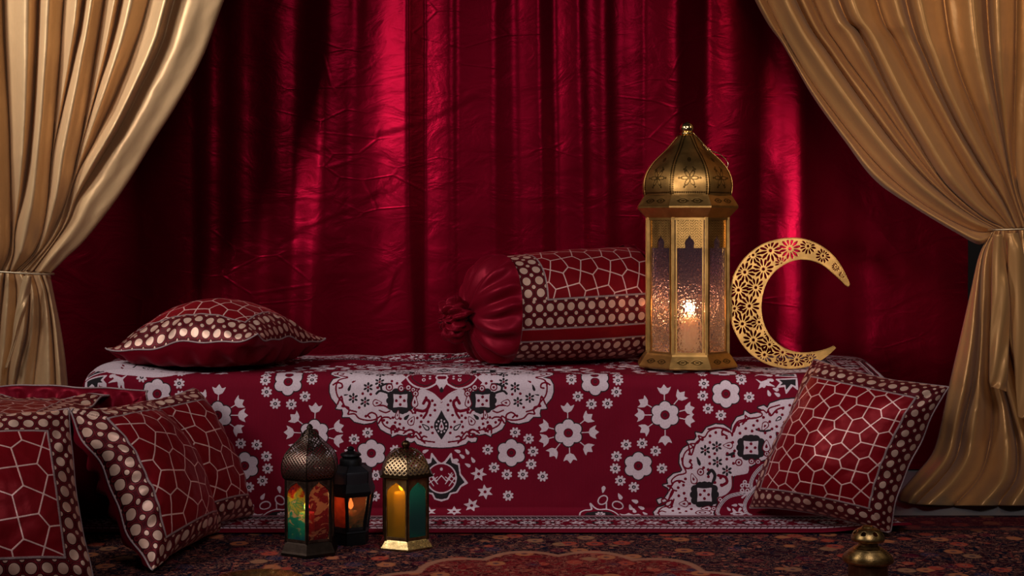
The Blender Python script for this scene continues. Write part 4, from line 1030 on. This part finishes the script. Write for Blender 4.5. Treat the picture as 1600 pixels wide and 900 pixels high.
def facet_pts(n, rot, ap, i):
    """edge corners of side i of an n-gon with apothem ap"""
    R = ap/math.cos(math.pi/n); a0 = rot+2*math.pi*(i-.5)/n-math.pi/2; a1 = rot+2*math.pi*(i+.5)/n-math.pi/2
    return Vector((R*math.cos(a0), R*math.sin(a0), 0)), Vector((R*math.cos(a1), R*math.sin(a1), 0))
def facet_grid(n, rot, prof, i, nu=24, bulge=0):
    """surface of side i following prof rows (apothem, z); returns P[nz,nu,3], u -1..1"""
    P_ = []; 
    for ap, z in prof:
        a, b = facet_pts(n, rot, ap, i); row = []
        for j in range(nu):
            s_ = j/(nu-1); p = a.lerp(b, s_); row.append((p.x, p.y, z))
        P_.append(row)
    return np.array(P_)
def lathe_n(name, prof, mat, parent, n, rot, cap=True):
    V = []; Fc = []
    for ap, z in prof:
        for i in range(n):
            p = facet_pts(n, rot, ap, i)[0]; V.append((p.x, p.y, z))
    for k in range(len(prof)-1):
        for i in range(n): Fc.append((k*n+i, k*n+(i+1) % n, (k+1)*n+(i+1) % n, (k+1)*n+i))
    if cap: Fc.append(tuple(range(n))[::-1]); Fc.append(tuple((len(prof)-1)*n+j for j in range(n)))
    return link(name, mesh(name, V, Fc, False), mat, parent)
def seg_dist(X, Y, pts):
    d = np.full(X.shape, 9.)
    for (ax, ay), (bx, by) in zip(pts[:-1], pts[1:]):
        ex, ey = bx-ax, by-ay; L = ex*ex+ey*ey+1e-12; t = np.clip(((X-ax)*ex+(Y-ay)*ey)/L, 0, 1); d = np.minimum(d, np.hypot(X-ax-t*ex, Y-ay-t*ey))
    return d
def onion(cx, y0, w_, h, n=40):
    """onion-arch outline from left foot over the tip to the right foot"""
    L = [(-1, 0), (-1.0, .30), (-1.12, .45), (-.95, .62), (-.45, .76), (-.12, .90), (0, 1.0)]
    c = catmull(L, n//2); r = [(-x, y) for x, y in c[::-1]]
    return [(cx+x*w_, y0+y*h) for x, y in list(map(tuple, c))+r]
def poly_inside(X, Y, pts):
    ins = np.zeros(X.shape, bool); n = len(pts)
    for i in range(n):
        (ax, ay), (bx, by) = pts[i], pts[(i+1) % n]
        if ay == by: continue
        ins ^= ((ay > Y) != (by > Y)) & (X < (bx-ax)*(Y-ay)/(by-ay)+ax)
    return ins

# ------------------------------------------------------------------ the big octagonal lantern
D0 = 3.62; K0 = D0/F
def zz(py_, D=D0): return CH-(py_-HZ)*D/F
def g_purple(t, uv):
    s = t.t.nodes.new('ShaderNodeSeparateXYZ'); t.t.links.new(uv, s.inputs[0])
    return t.ramp(t.math('MULTIPLY', s.outputs[1], 2.9), [(0, (.85, .70, .56)), (.3, (.66, .45, .42)), (.6, (.36, .22, .30)), (1, (.20, .15, .26))])  # pale warm bottom stops paint candle glow, dark top stops the unlit interior
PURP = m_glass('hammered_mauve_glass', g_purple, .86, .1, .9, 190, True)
def big_lantern():
    zb = TZ+.012
    x0 = (1073.5-800)*K0
    L = thing('lantern', 'tall eight-sided gold lantern with onion dome and mauve glass, standing on the blanket', 'lantern', (x0, D0, zb))
    rot = math.radians(-3.5); n = 8
    H_ = lambda p: zz(p)-zb
    k = K0
    base = [(.066*1, 0), (.66*.1, 0)]
    lathe_n('foot', [(66*k, 0), (69*k, H_(580)*.3+.001), (74*k, H_(571)), (75.5*k, H_(570)), (75.5*k, H_(568.5)), (65*k, H_(552)), (63.5*k, H_(549)), (58*k, H_(549)+.001)], GOLD, L, n, rot)
    # engraved plates on the sloping foot and on the eave
    def plates(name, p0, p1, mot, off=.0006):
        ob = []
        for i in range(n):
            pr = [(p0[0]+(p1[0]-p0[0])*t+off, p0[1]+(p1[1]-p0[1])*t+off*.5) for t in np.linspace(.04, .96, 30)]
            Pq = facet_grid(n, rot, pr, i, 90)
            wv_ = np.linspace(-1, 1, 90)[None, :]*(2*p0[0]*math.tan(math.pi/n)/2); hv = np.linspace(-1, 1, 30)[:, None]*math.hypot(p1[0]-p0[0], p1[1]-p0[1])/2
            X_, Y_ = np.broadcast_arrays(wv_, hv); e = np.full(X_.shape, 9.)
            for c in (-.019, .019):
                dd = np.abs(np.hypot((X_-c)/1.7, Y_)-.0062)
                e = np.minimum(e, dd); e = np.minimum(e, np.abs(np.hypot((X_-c)/1.7, Y_)-.0018))
                e = np.minimum(e, np.hypot(X_-c-.0135, Y_)-.001); e = np.minimum(e, np.hypot(X_-c+.0135, Y_)-.001)
            if mot: e = np.minimum(e, np.abs(np.abs(Y_)-.0085))
            e = e*.6; edge = (np.abs(X_) > np.abs(X_).max()*.93); e[edge] = 9
            ob.append(link(name, grid(name, Pq, {'eng': e}, smooth=False), GOLDE, L))
    plates('foot_plate', (75.5*k, H_(568.5)), (65*k, H_(552)), False)
    plates('skirt_plate', (69.3*k, H_(580)*.3+.003), (74*k, H_(571.5)), True)
    # corner posts and rails of the glass body
    zb0, zt0 = H_(549), H_(341); ap = 61*k
    for i in range(n):
        a, b = facet_pts(n, rot, ap, i)
        s = Vector((0, 0, 1)); V_, F_ = tube_geo([(a.x, a.y, zb0-.001), (a.x, a.y, zt0+.002)], .0062, 4)
        bevel(link('corner_post', mesh('corner_post', V_, F_, False), GOLD, L), .0008)
        tdir = (b-a).normalized(); nrm = Vector((tdir.y, -tdir.x, 0)); mid = (a+b)/2; wd = (b-a).length
        from mathutils import Matrix
        Rm = Matrix((tdir, nrm, Vector((0, 0, 1)))).transposed()
        VV_ = []; FF_ = []
        for zc in (zb0+.002, zt0-.002):
            v_, f_ = box_geo((mid.x, mid.y, zc), (wd-.006, .005, .006), Rm); FF_ += [tuple(q_+len(VV_) for q_ in f) for f in f_]; VV_ += v_
        for sx in (-1, 1):
            c_ = mid+tdir*sx*(wd/2-.0085); v_, f_ = box_geo((c_.x, c_.y, (zb0+zt0)/2), (.0035, .004, zt0-zb0-.004), Rm); FF_ += [tuple(q_+len(VV_) for q_ in f) for f in f_]; VV_ += v_
        link('pane_frame', mesh('pane_frame', VV_, FF_, False), GOLD, L)
        # glass
        nz, nu = 40, 12
        g = facet_grid(n, rot, [(ap-.0035, z) for z in np.linspace(zb0, zt0, nz)], i, nu)
        uv = np.stack(np.broadcast_arrays(np.linspace(0, wd, nu)[None, :]+i*.2, np.linspace(0, zt0-zb0, nz)[:, None], 0*np.zeros((nz, nu))), -1)
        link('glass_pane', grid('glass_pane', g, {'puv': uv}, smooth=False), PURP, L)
        # gold fretwork with the onion arch cut out of its lower edge
        nzz, nuu = 150, 110; zl = H_(392)
        zr = np.linspace(zl, zt0-.004, nzz); pr = [(ap-.0012, z) for z in zr]
        g = facet_grid(n, rot, pr, i, nuu); X_, Z_ = np.meshgrid(np.linspace(-wd/2, wd/2, nuu), zr)
        za = H_(387); on = onion(0, za-.006, .0105, H_(372)-za+.014)
        on = [(-.012, za-.01)]+on+[(.012, za-.01)]
        keep = (Z_ > za) & ~poly_inside(X_, Z_, on) & (np.abs(X_) < wd/2-.009)
        e = np.abs(np.sin(X_*520+2*np.sin(Z_*300))*np.sin(Z_*480+2*np.sin(X_*260)))*.0028+.0002
        fcs = grid_faces(nzz, nuu); kk = keep.ravel()[fcs].all(1)
        used = np.unique(fcs[kk]); remap = -np.ones(nzz*nuu, int); remap[used] = np.arange(len(used))
        me = mesh('fretwork', g.reshape(-1, 3)[used], remap[fcs[kk]], False); add_attrs(me, {'eng': e.ravel()[used]})
        o = link('fretwork', me, GOLDE, L); solid(o, .0008)
    # eave
    lathe_n('eave', [(59*k, H_(342)), (62*k, H_(341)), (64*k, H_(339)), (75*k, H_(327)), (76.5*k, H_(325.5)), (76.5*k, H_(323)), (67*k, H_(307)), (66*k, H_(305)), (64*k, H_(304))], GOLD, L, n, rot)
    plates('eave_plate', (76.6*k, H_(323)), (67*k, H_(307)), False)
    # onion dome, eight engraved gores
    dp = [(66, 306), (67.2, 300), (67.8, 293), (67.5, 286), (66, 278), (62.5, 269), (57, 260), (50, 251.5), (42.5, 244), (35, 237), (28, 229.5), (22, 222), (17, 216), (13.5, 212)]
    dpf = catmull([(a*k, H_(b)) for a, b in dp], 110); le = np.r_[0, np.cumsum(np.hypot(*np.diff(dpf, axis=0).T))]
    for i in range(n):
        nu = 70; g = facet_grid(n, rot, dpf, i, nu); hw = dpf[:, 0]*math.tan(math.pi/n)
        X_ = np.linspace(-1, 1, nu)[None, :]*hw[:, None]; Y_ = le[:, None]+0*X_
        # slight belly across each gore
        nrm = np.array([math.sin(rot+2*math.pi*i/n), -math.cos(rot+2*math.pi*i/n), 0]); bel = .003*(1-(X_/hw[:, None])**2); g = g+bel[..., None]*nrm
        e = np.full(X_.shape, 9.); cy = .043
        for j in range(6):
            a = j*math.pi/3+math.pi/6*0; cx2, cy2 = .0125*math.cos(a), cy+.0125*math.sin(a)
            u = (X_-cx2)*math.cos(a)+(Y_-cy2)*math.sin(a); v = -(X_-cx2)*math.sin(a)+(Y_-cy2)*math.cos(a)
            e = np.minimum(e, np.abs(np.hypot(u, v*2.2)-.0095)*.8); e = np.minimum(e, np.hypot(X_-.027*math.cos(a), Y_-cy-.027*math.sin(a))-.0012)
        e = np.minimum(e, np.hypot(X_, Y_-cy)-.0008)
        e = np.minimum(e, np.abs(np.hypot(X_*1.6, Y_-.098)-.006)); e = np.minimum(e, np.hypot(X_, Y_-.098)-.001)
        e = np.minimum(e, np.abs(np.abs(X_)+.6*np.abs(Y_-.069)-.011)+.0*(X_)+np.where(np.abs(Y_-.069) > .008, 9, 0))
        ph = np.abs(((Y_/.0058) % 1)-.5)*.0058
        e = np.minimum(e, np.hypot(ph, hw[:, None]-.0035-np.abs(X_))-.0009)
        phx = np.abs(((X_/.0055) % 1)-.5)*.0055; e = np.minimum(e, np.hypot(phx, Y_-.006)-.0008)
        e = e*.5
        link('dome_gore', grid('dome_gore', g, {'eng': e}), GOLDE, L)
        tube('dome_rib', [tuple(g[j_, 0]) for j_ in range(0, 110, 4)], .0012, GOLD, L, 6)
    lathe('finial', [(14*k, H_(216)), (14.5*k, H_(214)), (13*k, H_(212)), (9*k, H_(211)), (11.5*k, H_(209.5)), (11.5*k, H_(208)), (8.5*k, H_(207)), (10.5*k, H_(204)), (11*k, H_(200)), (10*k, H_(196)), (7.5*k, H_(193)), (4*k, H_(191.5)), (3.5*k, H_(191)), (.3*k, H_(190.8))], GOLDB, L, 40)
    hp = [W(1083, 207, D0-.01), W(1096, 222, D0-.02), W(1105, 233, D0-.03), W(1112, 236, D0-.03), W(1125, 241, D0-.03), W(1136, 252, D0-.03), W(1137, 260, D0-.03), W(1130, 262, D0-.03), W(1120, 256, D0-.03)]
    o0 = Vector((x0, D0, zb)); c = catmull([tuple(p-o0) for p in hp], 50)
    tube('handle', [tuple(p) for p in c], .0012, GOLDB, L, 6)
    hp = [W(1103, 232, D0-.03), W(1102, 237, D0-.03), W(1107, 240, D0-.03), W(1111, 236, D0-.03), W(1107, 231, D0-.03)]
    tube('handle_loop', [tuple(p-o0) for p in hp], .001, GOLDB, L, 6, True)
    lathe_n('inner_tray', [(57*k, zb0), (57*k, zb0+.002)], GOLD, L, n, rot)
    # latch on the side door
    V_, F_ = box_geo((62.5*k, -.004, H_(447)), (.010, .006, .004)); link('latch', mesh('latch', V_, F_, False), GOLD, L)
    candle('ivory pillar candle inside the tall gold lantern', (x0+.004, D0-.008, zb+zb0+.003), .0285, H_(498)-zb0, .5, (1, .62, .32), fl=1.0)
big_lantern()

# ------------------------------------------------------------------ small lanterns
def perf(name, colr, scale, dark, rough=.36, inv=False):
    """pierced sheet metal: the holes are really see-through"""
    t = NT(name); uv = t.attr('puv', True); v = t.map(uv, (scale, scale, scale), (0, 0, math.pi/4))
    s = t.t.nodes.new('ShaderNodeSeparateXYZ'); t.t.links.new(v, s.inputs[0])
    fr = [t.math('ABSOLUTE', t.math('SUBTRACT', t.math('FRACT', s.outputs[i]), .5)) for i in (0, 1)]
    d = t.math('MAXIMUM', fr[0], fr[1]); hole = t.math('SUBTRACT', 1.0, t.step(d, .27, .31)) if dark else t.math('MULTIPLY', t.step(d, 9, 10), 1.0)
    nz = t.noise(uv, 70, 3); c = t.mix(nz, tuple(x*.5 for x in colr), colr)
    n = t.bump(t.math('ADD', d, t.math('MULTIPLY', nz, .3)), .5, .0015)
    return t.P(color=c, rough=rough, metal=1.0, normal=n, alpha=t.math('SUBTRACT', 1.0, hole))
def tinted(name, stops, scale=18, tr=.35, swirl=2.0, **kw):
    def b(t, uv):
        s = t.t.nodes.new('ShaderNodeSeparateXYZ'); t.t.links.new(uv, s.inputs[0])
        f = t.math('ADD', t.math('MULTIPLY', s.outputs[1], 5.5), t.math('MULTIPLY', t.math('SUBTRACT', t.noise(uv, scale, 3, .5, swirl), .5), .8))
        return t.ramp(f, stops)
    return m_glass(name, b, tr, .15, .3, 120, **kw)
def blotch(name, a, b_, c_, tr=.35, scale=26):
    def b(t, uv):
        n = t.noise(uv, scale, 2, .5, 3.0)
        return t.mix(t.step(n, .50, .54), t.mix(t.noise(uv, 12, 2), a, c_), b_)
    return m_glass(name, b, tr, .15, .3, 120)
def small_lantern(label, loc, n, rot, r_body, z0, z1, foot, roof, roofmat, metal, panes, posts, finial, arch=True, taper=0, pill=None, tallring=None, eave=None):
    L = thing('lantern', label, 'lantern', loc)
    lathe_n('foot', foot, metal[1] if len(metal) > 1 else metal[0], L, n, rot)
    m0 = metal[0]
    for i in range(n):
        a, _ = facet_pts(n, rot, r_body-taper, i); a2, _ = facet_pts(n, rot, r_body, i)
        V_, F_ = tube_geo([(a.x, a.y, z0-.002), (a2.x, a2.y, z1+.002)], posts, 4)
        bevel(link('corner_post', mesh('corner_post', V_, F_, False), m0, L), .0006)
        nzz, nuu = 120, 60; zr = np.linspace(z0, z1, nzz)
        pr = [(r_body-taper*(1-(z-z0)/(z1-z0)), z) for z in zr]; g = facet_grid(n, rot, pr, i, nuu)
        wds = np.array([2*p_[0]*math.tan(math.pi/n)/2 for p_ in pr]); X_ = np.linspace(-1, 1, nuu)[None, :]*wds[:, None]; Z_ = zr[:, None]+0*X_
        fw = wds.mean()*.2
        if arch:
            top = z1-.010; w_ = wds.mean()-fw; pts = [(-w_, z0+.006), (-w_, top-.026), (-w_*.92, top-.018), (-w_*.6, top-.010), (-w_*.2, top-.004), (0, top), (w_*.2, top-.004), (w_*.6, top-.010), (w_*.92, top-.018), (w_, top-.026), (w_, z0+.006)]
            hole = poly_inside(X_, Z_, pts)
        else: hole = (np.abs(X_) < wds[:, None]-fw) & (Z_ > z0+.006) & (Z_ < z1-.006)
        e = np.abs(seg_dist(X_, Z_, pts)-.0035) if arch else np.full(X_.shape, 9.)
        if arch: e = np.where((Z_ > z1-.036), np.maximum(e, np.abs(((np.arctan2(X_, Z_-z1+.03)*9) % 1)-.5)*.004), 9)
        fcs = grid_faces(nzz, nuu); kk = ~(hole.ravel()[fcs].any(1)); used = np.unique(fcs[kk]); rm = -np.ones(nzz*nuu, int); rm[used] = np.arange(len(used))
        me = mesh('window_frame', g.reshape(-1, 3)[used], rm[fcs[kk]], False); add_attrs(me, {'eng': e.ravel()[used]}); solid(link('window_frame', me, m0, L), .0014)
        k4 = slice(None, None, 6); inn_ = g[k4, k4].copy(); cc = np.array([0, 0]); inn_[..., :2] *= (1-.0018/r_body)
        uv = np.stack([X_+i*.31, Z_-z0, 0*X_], -1)[k4, k4]
        link('glass_pane', grid('glass_pane', inn_, {'puv': uv}, smooth=False), panes[i % len(panes)], L)
    if eave: lathe_n('eave', eave, m0, L, n, rot)
    rp = catmull(roof, 40); le = np.r_[0, np.cumsum(np.hypot(*np.diff(rp, axis=0).T))]
    for i in range(n):
        g = facet_grid(n, rot, rp, i, 20); hw = rp[:, 0]*math.tan(math.pi/n)
        uv = np.stack([np.linspace(-1, 1, 20)[None, :]*hw[:, None], le[:, None]+0*g[..., 0], 0*g[..., 0]], -1)
        nrm = np.array([math.sin(rot+2*math.pi*i/n), -math.cos(rot+2*math.pi*i/n), 0]); g = g+(.002*(1-np.linspace(-1, 1, 20)**2))[None, :, None]*nrm
        link('roof_panel', grid('roof_panel', g, {'puv': uv}), roofmat, L)
        tube('roof_rib', [tuple(g[j_, 0]) for j_ in range(0, 40, 3)], .0013, m0, L, 6)
    lathe('finial', finial, m0, L, 28)
    return L
Rg = math.radians
# bronze one
d1 = 3.075; k1 = d1/F; P1 = W(484, 872, d1); b1 = Vector((P1.x, d1+.0, CZ)); h1 = lambda p: CH-(p-HZ)*k1-CZ
PG = blotch('green_and_sand_glass', (.03, .32, .25), (.85, .60, .38), (.25, .42, .10), .68)
PRd = blotch('mottled_red_glass', (.30, .02, .02), (.50, .22, .16), (.20, .02, .06), .68)
PGM = tinted('green_flame_red_glass', [(0, (.02, .26, .34)), (.22, (.03, .40, .28)), (.32, (.75, .55, .35)), (.38, (.04, .36, .18)), (.52, (.70, .60, .06)), (.62, (.45, .05, .02)), (.74, (.30, .02, .03)), (.82, (.01, .02, .08))], 26, .66, 2.5)  # the yellow stop paints the candle flame into the glass colour
bron = perf('pierced_bronze', (.24, .165, .125), 170, True)
small_lantern('dark bronze lantern with ribbed onion roof and red and green glass, leftmost of three', b1, 6, Rg(30+2), .0485, .030, h1(742), [(.052, 0), (.058, .001), (.058, .006), (.056, .010), (.050, .026), (.046, .032)],
    [(.054, h1(742)), (.0565, h1(736)), (.0575, h1(728)), (.056, h1(718)), (.051, h1(708)), (.043, h1(700)), (.031, h1(692)), (.021, h1(684)), (.012, h1(676)), (.006, h1(671))],
    bron, (BRONZE,), [PRd, PRd, PRd, PRd, PRd, PGM], .0035, [(.010, h1(684)), (.008, h1(676)), (.0045, h1(672)), (.0075, h1(668)), (.0045, h1(664)), (.001, h1(662))], eave=[(.050, h1(746)), (.0545, h1(743)), (.0545, h1(741)), (.050, h1(738))])
LL = [o for o in col.objects if o.name.startswith('lantern')][-1]
tube('ring', [(0+.017*math.cos(t)+.004, -.016-.004*math.sin(t), h1(680)+.0165*math.sin(t)) for t in np.linspace(0, 2*math.pi, 36, endpoint=False)], .0013, BRONZE, LL, 6, True)
candle('candle glowing behind the green glass of the dark bronze lantern', (b1.x-.006, b1.y-.004, CZ+.033), .017, h1(800)-.033, .09)
# black one, body narrowing downwards
d2 = 3.17; k2 = d2/F; b2 = Vector(((548-800)*k2, d2, CZ)); h2 = lambda p: CH-(p-HZ)*k2-CZ
PO = tinted('amber_red_glass', [(0, (.30, .03, .02)), (.5, (.62, .07, .03)), (1, (.42, .05, .03))], 30, .55)
PO2 = tinted('dusty_orange_glass', [(0, (.05, .06, .05)), (.3, (.30, .10, .05)), (.7, (.42, .11, .05)), (1, (.30, .08, .05))], 30, .5)
iron = NT('blackened_roof_sheet').P(color=(.03, .031, .037), rough=.5, metal=.6)
small_lantern('black iron lantern with stepped roof and orange glass, between the other two small ones', b2, 6, Rg(30-4), .0465, .034, h2(768), [(.037, 0), (.037, .026), (.040, .028), (.038, .031), (.032, .036)],
    [(.043, h2(752)), (.0435, h2(736)), (.041, h2(733)), (.032, h2(729)), (.024, h2(726))], iron, (BLACKM,), [PO2, PO2, PO2, PO, PO, PO], .0042,
    [(.025, h2(728)), (.025, h2(718)), (.022, h2(715)), (.018, h2(714)), (.024, h2(711)), (.022, h2(708)), (.012, h2(706)), (.007, h2(704)), (.0085, h2(701)), (.005, h2(698)), (.001, h2(697))], arch=False, taper=.012,
    eave=[(.044, h2(772)), (.050, h2(769)), (.051, h2(764)), (.046, h2(754)), (.044, h2(751))])
candle('stub of candle inside the black iron lantern', (b2.x, b2.y, CZ+.036), .014, .035, .06)
# brass one
d3 = 3.135; k3 = d3/F; b3 = Vector(((634-800)*k3, d3, CZ)); h3 = lambda p: CH-(p-HZ)*k3-CZ
PA = tinted('honey_glass', [(0, (.60, .36, .03)), (.6, (.80, .42, .03)), (1, (.40, .22, .04))], 14, .66, 1)
PT = tinted('teal_glass', [(0, (.01, .20, .26)), (.6, (.01, .22, .28)), (1, (.01, .04, .06))], 14, .66, 1)
PV = tinted('plum_glass', [(0, (.12, .03, .08)), (1, (.15, .05, .10))], 14, .3, 1)
lat = perf('pierced_brass', (.48, .33, .18), 130, True)
BR2 = m_metal('dull_brass', (.40, .26, .12), .36, .5, 60, .25, True)
BRH = m_metal('hammered_bright_brass', (.80, .60, .26), .22, .6, 90, .9)
small_lantern('brass lantern with pierced roof and honey and teal glass, rightmost of the small lanterns', b3, 6, Rg(-22), .0475, .022, h3(742), [(.050, 0), (.057, .001), (.057, .004), (.047, .018), (.045, .022)],
    [(.052, h3(737)), (.049, h3(728)), (.043, h3(718)), (.034, h3(709)), (.022, h3(703)), (.010, h3(700))], lat, (BR2, BRH), [PA, PT, PT, PV, PV, PV], .0032,
    [(.008, h3(703)), (.007, h3(699)), (.010, h3(695)), (.0095, h3(692)), (.006, h3(689)), (.001, h3(688))], arch=True,
    eave=[(.047, h3(744)), (.0585, h3(741)), (.0585, h3(739)), (.052, h3(736))])
candle('tall candle lit inside the brass lantern', (b3.x-.008, b3.y-.006, CZ+.026), .018, h3(768)-.026, .16, fl=1.2)

# ------------------------------------------------------------------ crescent moon
def crescent():
    D = 3.575; k = D/F
    outp = [(1327, 458), (1321, 444), (1311, 425), (1297, 408), (1279, 395), (1258, 387), (1237, 385), (1213, 388), (1189, 397), (1167, 414), (1151, 437), (1142, 464), (1141, 492), (1145, 520), (1156, 545), (1173, 566), (1196, 581), (1222, 588), (1248, 588), (1272, 581), (1292, 568), (1305, 556)]
    innp = [(1302, 553), (1288, 559), (1270, 563), (1250, 564), (1229, 559), (1211, 547), (1198, 529), (1191, 506), (1191, 482), (1197, 459), (1209, 440), (1227, 426), (1247, 419), (1267, 420), (1285, 427), (1300, 439), (1312, 450), (1320, 458), (1325, 461)]
    o = catmull(outp, 150); i = catmull(innp, 130)
    poly = np.vstack([o, i])
    z0 = CH-(588-HZ)*k
    base = Vector(((1235-800)*k, D, TZ+.009)); top = base.z-z0
    toM = lambda p: np.stack([(p[:, 0]-1235)*k, -(p[:, 1]-588)*k], -1)
    pm = toM(poly)
    root = thing('crescent_moon', 'openwork gold crescent moon ornament standing beside the tall lantern', 'ornament', tuple(base)); root.rotation_euler = (math.radians(-3), 0, math.radians(-6))
    res = .0008; xs = np.arange(pm[:, 0].min()-.002, pm[:, 0].max()+.002, res); ys = np.arange(pm[:, 1].min()-.002, pm[:, 1].max()+.002, res)
    X_, Y_ = np.meshgrid(xs, ys); ins = poly_inside(X_, Y_, [tuple(p) for p in pm])
    dd = seg_dist(X_, Y_, [tuple(p) for p in pm[::3]]+[tuple(pm[0])])
    sd = np.where(ins, -dd, dd)
    ros = [(1235, 402, 14.5), (1263, 398, 11), (1286, 413, 10), (1205, 405, 15), (1178, 412, 12), (1165, 439, 14), (1194, 434, 14), (1155, 467, 14), (1182, 463, 13), (1172, 492, 14), (1149, 496, 12), (1161, 520, 14), (1187, 517, 11), (1178, 545, 14), (1203, 552, 12), (1195, 568, 13), (1223, 564, 12), (1220, 582, 9), (1245, 575, 11), (1266, 573, 8), (1222, 425, 9), (1203, 534, 8), (1306, 430, 6), (1315, 443, 5)]
    hole = np.full(X_.shape, 9.); lines = np.full(X_.shape, 9.)
    for cx, cy, r in ros:
        cxm, cym = (cx-1235)*k, -(cy-588)*k; rm = r*k*1.13; R_ = np.hypot(X_-cxm, Y_-cym); A_ = np.arctan2(Y_-cym, X_-cxm)
        a12 = ((A_/(2*math.pi)*12) % 1-.5)*2*math.pi/12; u = R_*np.cos(a12); v = R_*np.sin(a12)
        t_ = np.clip((u-.34*rm)/(.68*rm), 0, 1); wdt = rm*(.012+.10*np.sin(t_**1.2*math.pi*.95)**.8)
        hh = np.where((u > .34*rm) & (u < 1.02*rm), np.abs(v)-wdt, 9)
        own = R_ < rm*1.02
        hole = np.where(own, np.minimum(hole, hh), hole); hole = np.minimum(hole, R_-.15*rm)
        lines = np.minimum(lines, np.where(own, np.abs(hh-.0009), 9)); lines = np.minimum(lines, np.abs(R_-.25*rm))
    hole = np.maximum(hole, sd+.0052)       # keep a solid rim
    sdf = np.maximum(sd, -hole)
    fcs = grid_faces(*X_.shape); kk = (sdf.ravel()[fcs].mean(1) < 0)
    fcs = fcs[kk]; used, inv = np.unique(fcs, return_inverse=True)
    gy, gx = np.gradient(sdf, res); px_, py_ = X_.ravel()[used].copy(), Y_.ravel()[used].copy(); s_ = sdf.ravel()[used]
    cnt = np.bincount(inv.ravel(), minlength=len(used)); bd = cnt < 4
    gxx, gyy = gx.ravel()[used], gy.ravel()[used]; g2 = gxx**2+gyy**2+1e-6
    stp = np.clip(s_, -res*.7, res*.7); px_ = np.where(bd, px_-stp*gxx/np.sqrt(g2), px_); py_ = np.where(bd, py_-stp*gyy/np.sqrt(g2), py_)
    me = mesh('openwork_face', np.stack([px_, 0*px_-.004, py_], -1), inv.reshape(-1, 4)); add_attrs(me, {'eng': np.minimum(lines, 9).ravel()[used]*0+9})
    f = link('openwork_face', me, GOLDE, root); solid(f, .0016)
    # raised wire around each rosette petal is read from the plate edge; rim bands close the body
    def band(name, c):
        cm = toM(c); V_ = []; F_ = []
        for j, p in enumerate(cm): V_ += [(p[0], -.0058, p[1]), (p[0], .010, p[1])]
        for j in range(len(cm)-1): F_.append((2*j, 2*j+1, 2*j+3, 2*j+2))
        solid(link(name, mesh(name, V_, F_), GOLD, root), .0018)
    band('outer_rim', o); band('inner_rim', i)
    return root
crescent()

# ------------------------------------------------------------------ brass censer, front right
dB = 2.60; kB = dB/F; B0 = Vector(((1356-800)*kB, dB, CZ)); hb = lambda p: CH-(p-HZ)*kB-CZ
cz_ = thing('incense_burner', 'ribbed brass incense burner with pierced domed lid in front of the right cushion', 'incense burner', B0)
fl_ = lambda a, i: 1+.012*abs(math.sin(a*14)) if i not in (0,) else 1
lathe('fluted_body', [(26*kB, 0), (33*kB, .003), (34*kB, .008), (30*kB, .014), (30*kB, hb(884)), (31*kB, hb(881)), (28*kB, hb(878))], m_metal('brown_brass', (.22, .13, .07), .4, .6, 60, .2), cz_, 112, wave=lambda a, i: 1+(.02*abs(math.sin(a*12)) if i in (3, 4) else 0))
pr = [(30*kB, hb(881)), (36*kB, hb(878)), (39*kB, hb(876)), (39.6*kB, hb(874.5))]
for q_ in range(9):
    t0_, t1_ = q_/9, (q_+.75)/9
    rr_ = lambda t: (39.4-18*t**1.35)*kB
    z_ = lambda t: hb(873-18*t**.85)
    pr += [(rr_(t0_), z_(t0_)), (rr_(t1_)+.0006, z_(t1_)), (rr_(t1_)-.0005, z_(t1_)+.0001)]
lathe('ribbed_shoulder', pr+[(18*kB, hb(853)), (15.5*kB, hb(851)), (15*kB, hb(847)), (17*kB, hb(845)), (17*kB, hb(843))], BRASS, cz_, 64)
def lid():
    prof = catmull([(24.5*kB, hb(844)), (25.5*kB, hb(841)), (24.5*kB, hb(837)), (21*kB, hb(831)), (16*kB, hb(827)), (11*kB, hb(825)), (9*kB, hb(824))], 40)
    n = 160; th = np.linspace(0, 2*math.pi, n, endpoint=False)[None, :]; r = prof[:, 0][:, None]; z = prof[:, 1][:, None]
    Pq = np.stack(np.broadcast_arrays(r*np.cos(th), r*np.sin(th), z+0*th), -1)
    d = np.full((40, n), 9.)
    for j in range(7):
        a = -math.pi/2+.33+j*2*math.pi/7; c = np.array([19.5*kB*math.cos(a), 19.5*kB*math.sin(a), hb(831.5)]); d = np.minimum(d, np.linalg.norm(Pq-c, axis=-1))
    fcs = grid_faces(40, n, True); kk = d.ravel()[fcs].min(1) > .0042
    solid(link('pierced_lid', mesh('pierced_lid', Pq.reshape(-1, 3), fcs[kk]), BRASS, cz_), .001)
lid()
lathe('lid_knob', [(9*kB, hb(825)), (9.5*kB, hb(823.5)), (8.5*kB, hb(822)), (7*kB, hb(821.5)), (4*kB, hb(823)), (.0005, hb(823))], BRASS, cz_, 40)

# ------------------------------------------------------------------ scalloped tray at the bottom edge
dT = 2.775; T0 = Vector(((402-800)*dT/F, dT, CZ))
tray = lathe('scalloped_tray', [(.045, 0), (.070, .001), (.080, .006), (.090, .0125), (.091, .0135), (.089, .0135), (.079, .008), (.069, .003), (.0005, .0025)], BRH, None, 200, wave=lambda a, i: 1+(.022*math.cos(a*26)*(i in (3, 4, 5))))
tray.location = T0
tag(tray, 'gold scalloped tray showing its rim at the bottom edge, before the bronze lantern', 'tray')
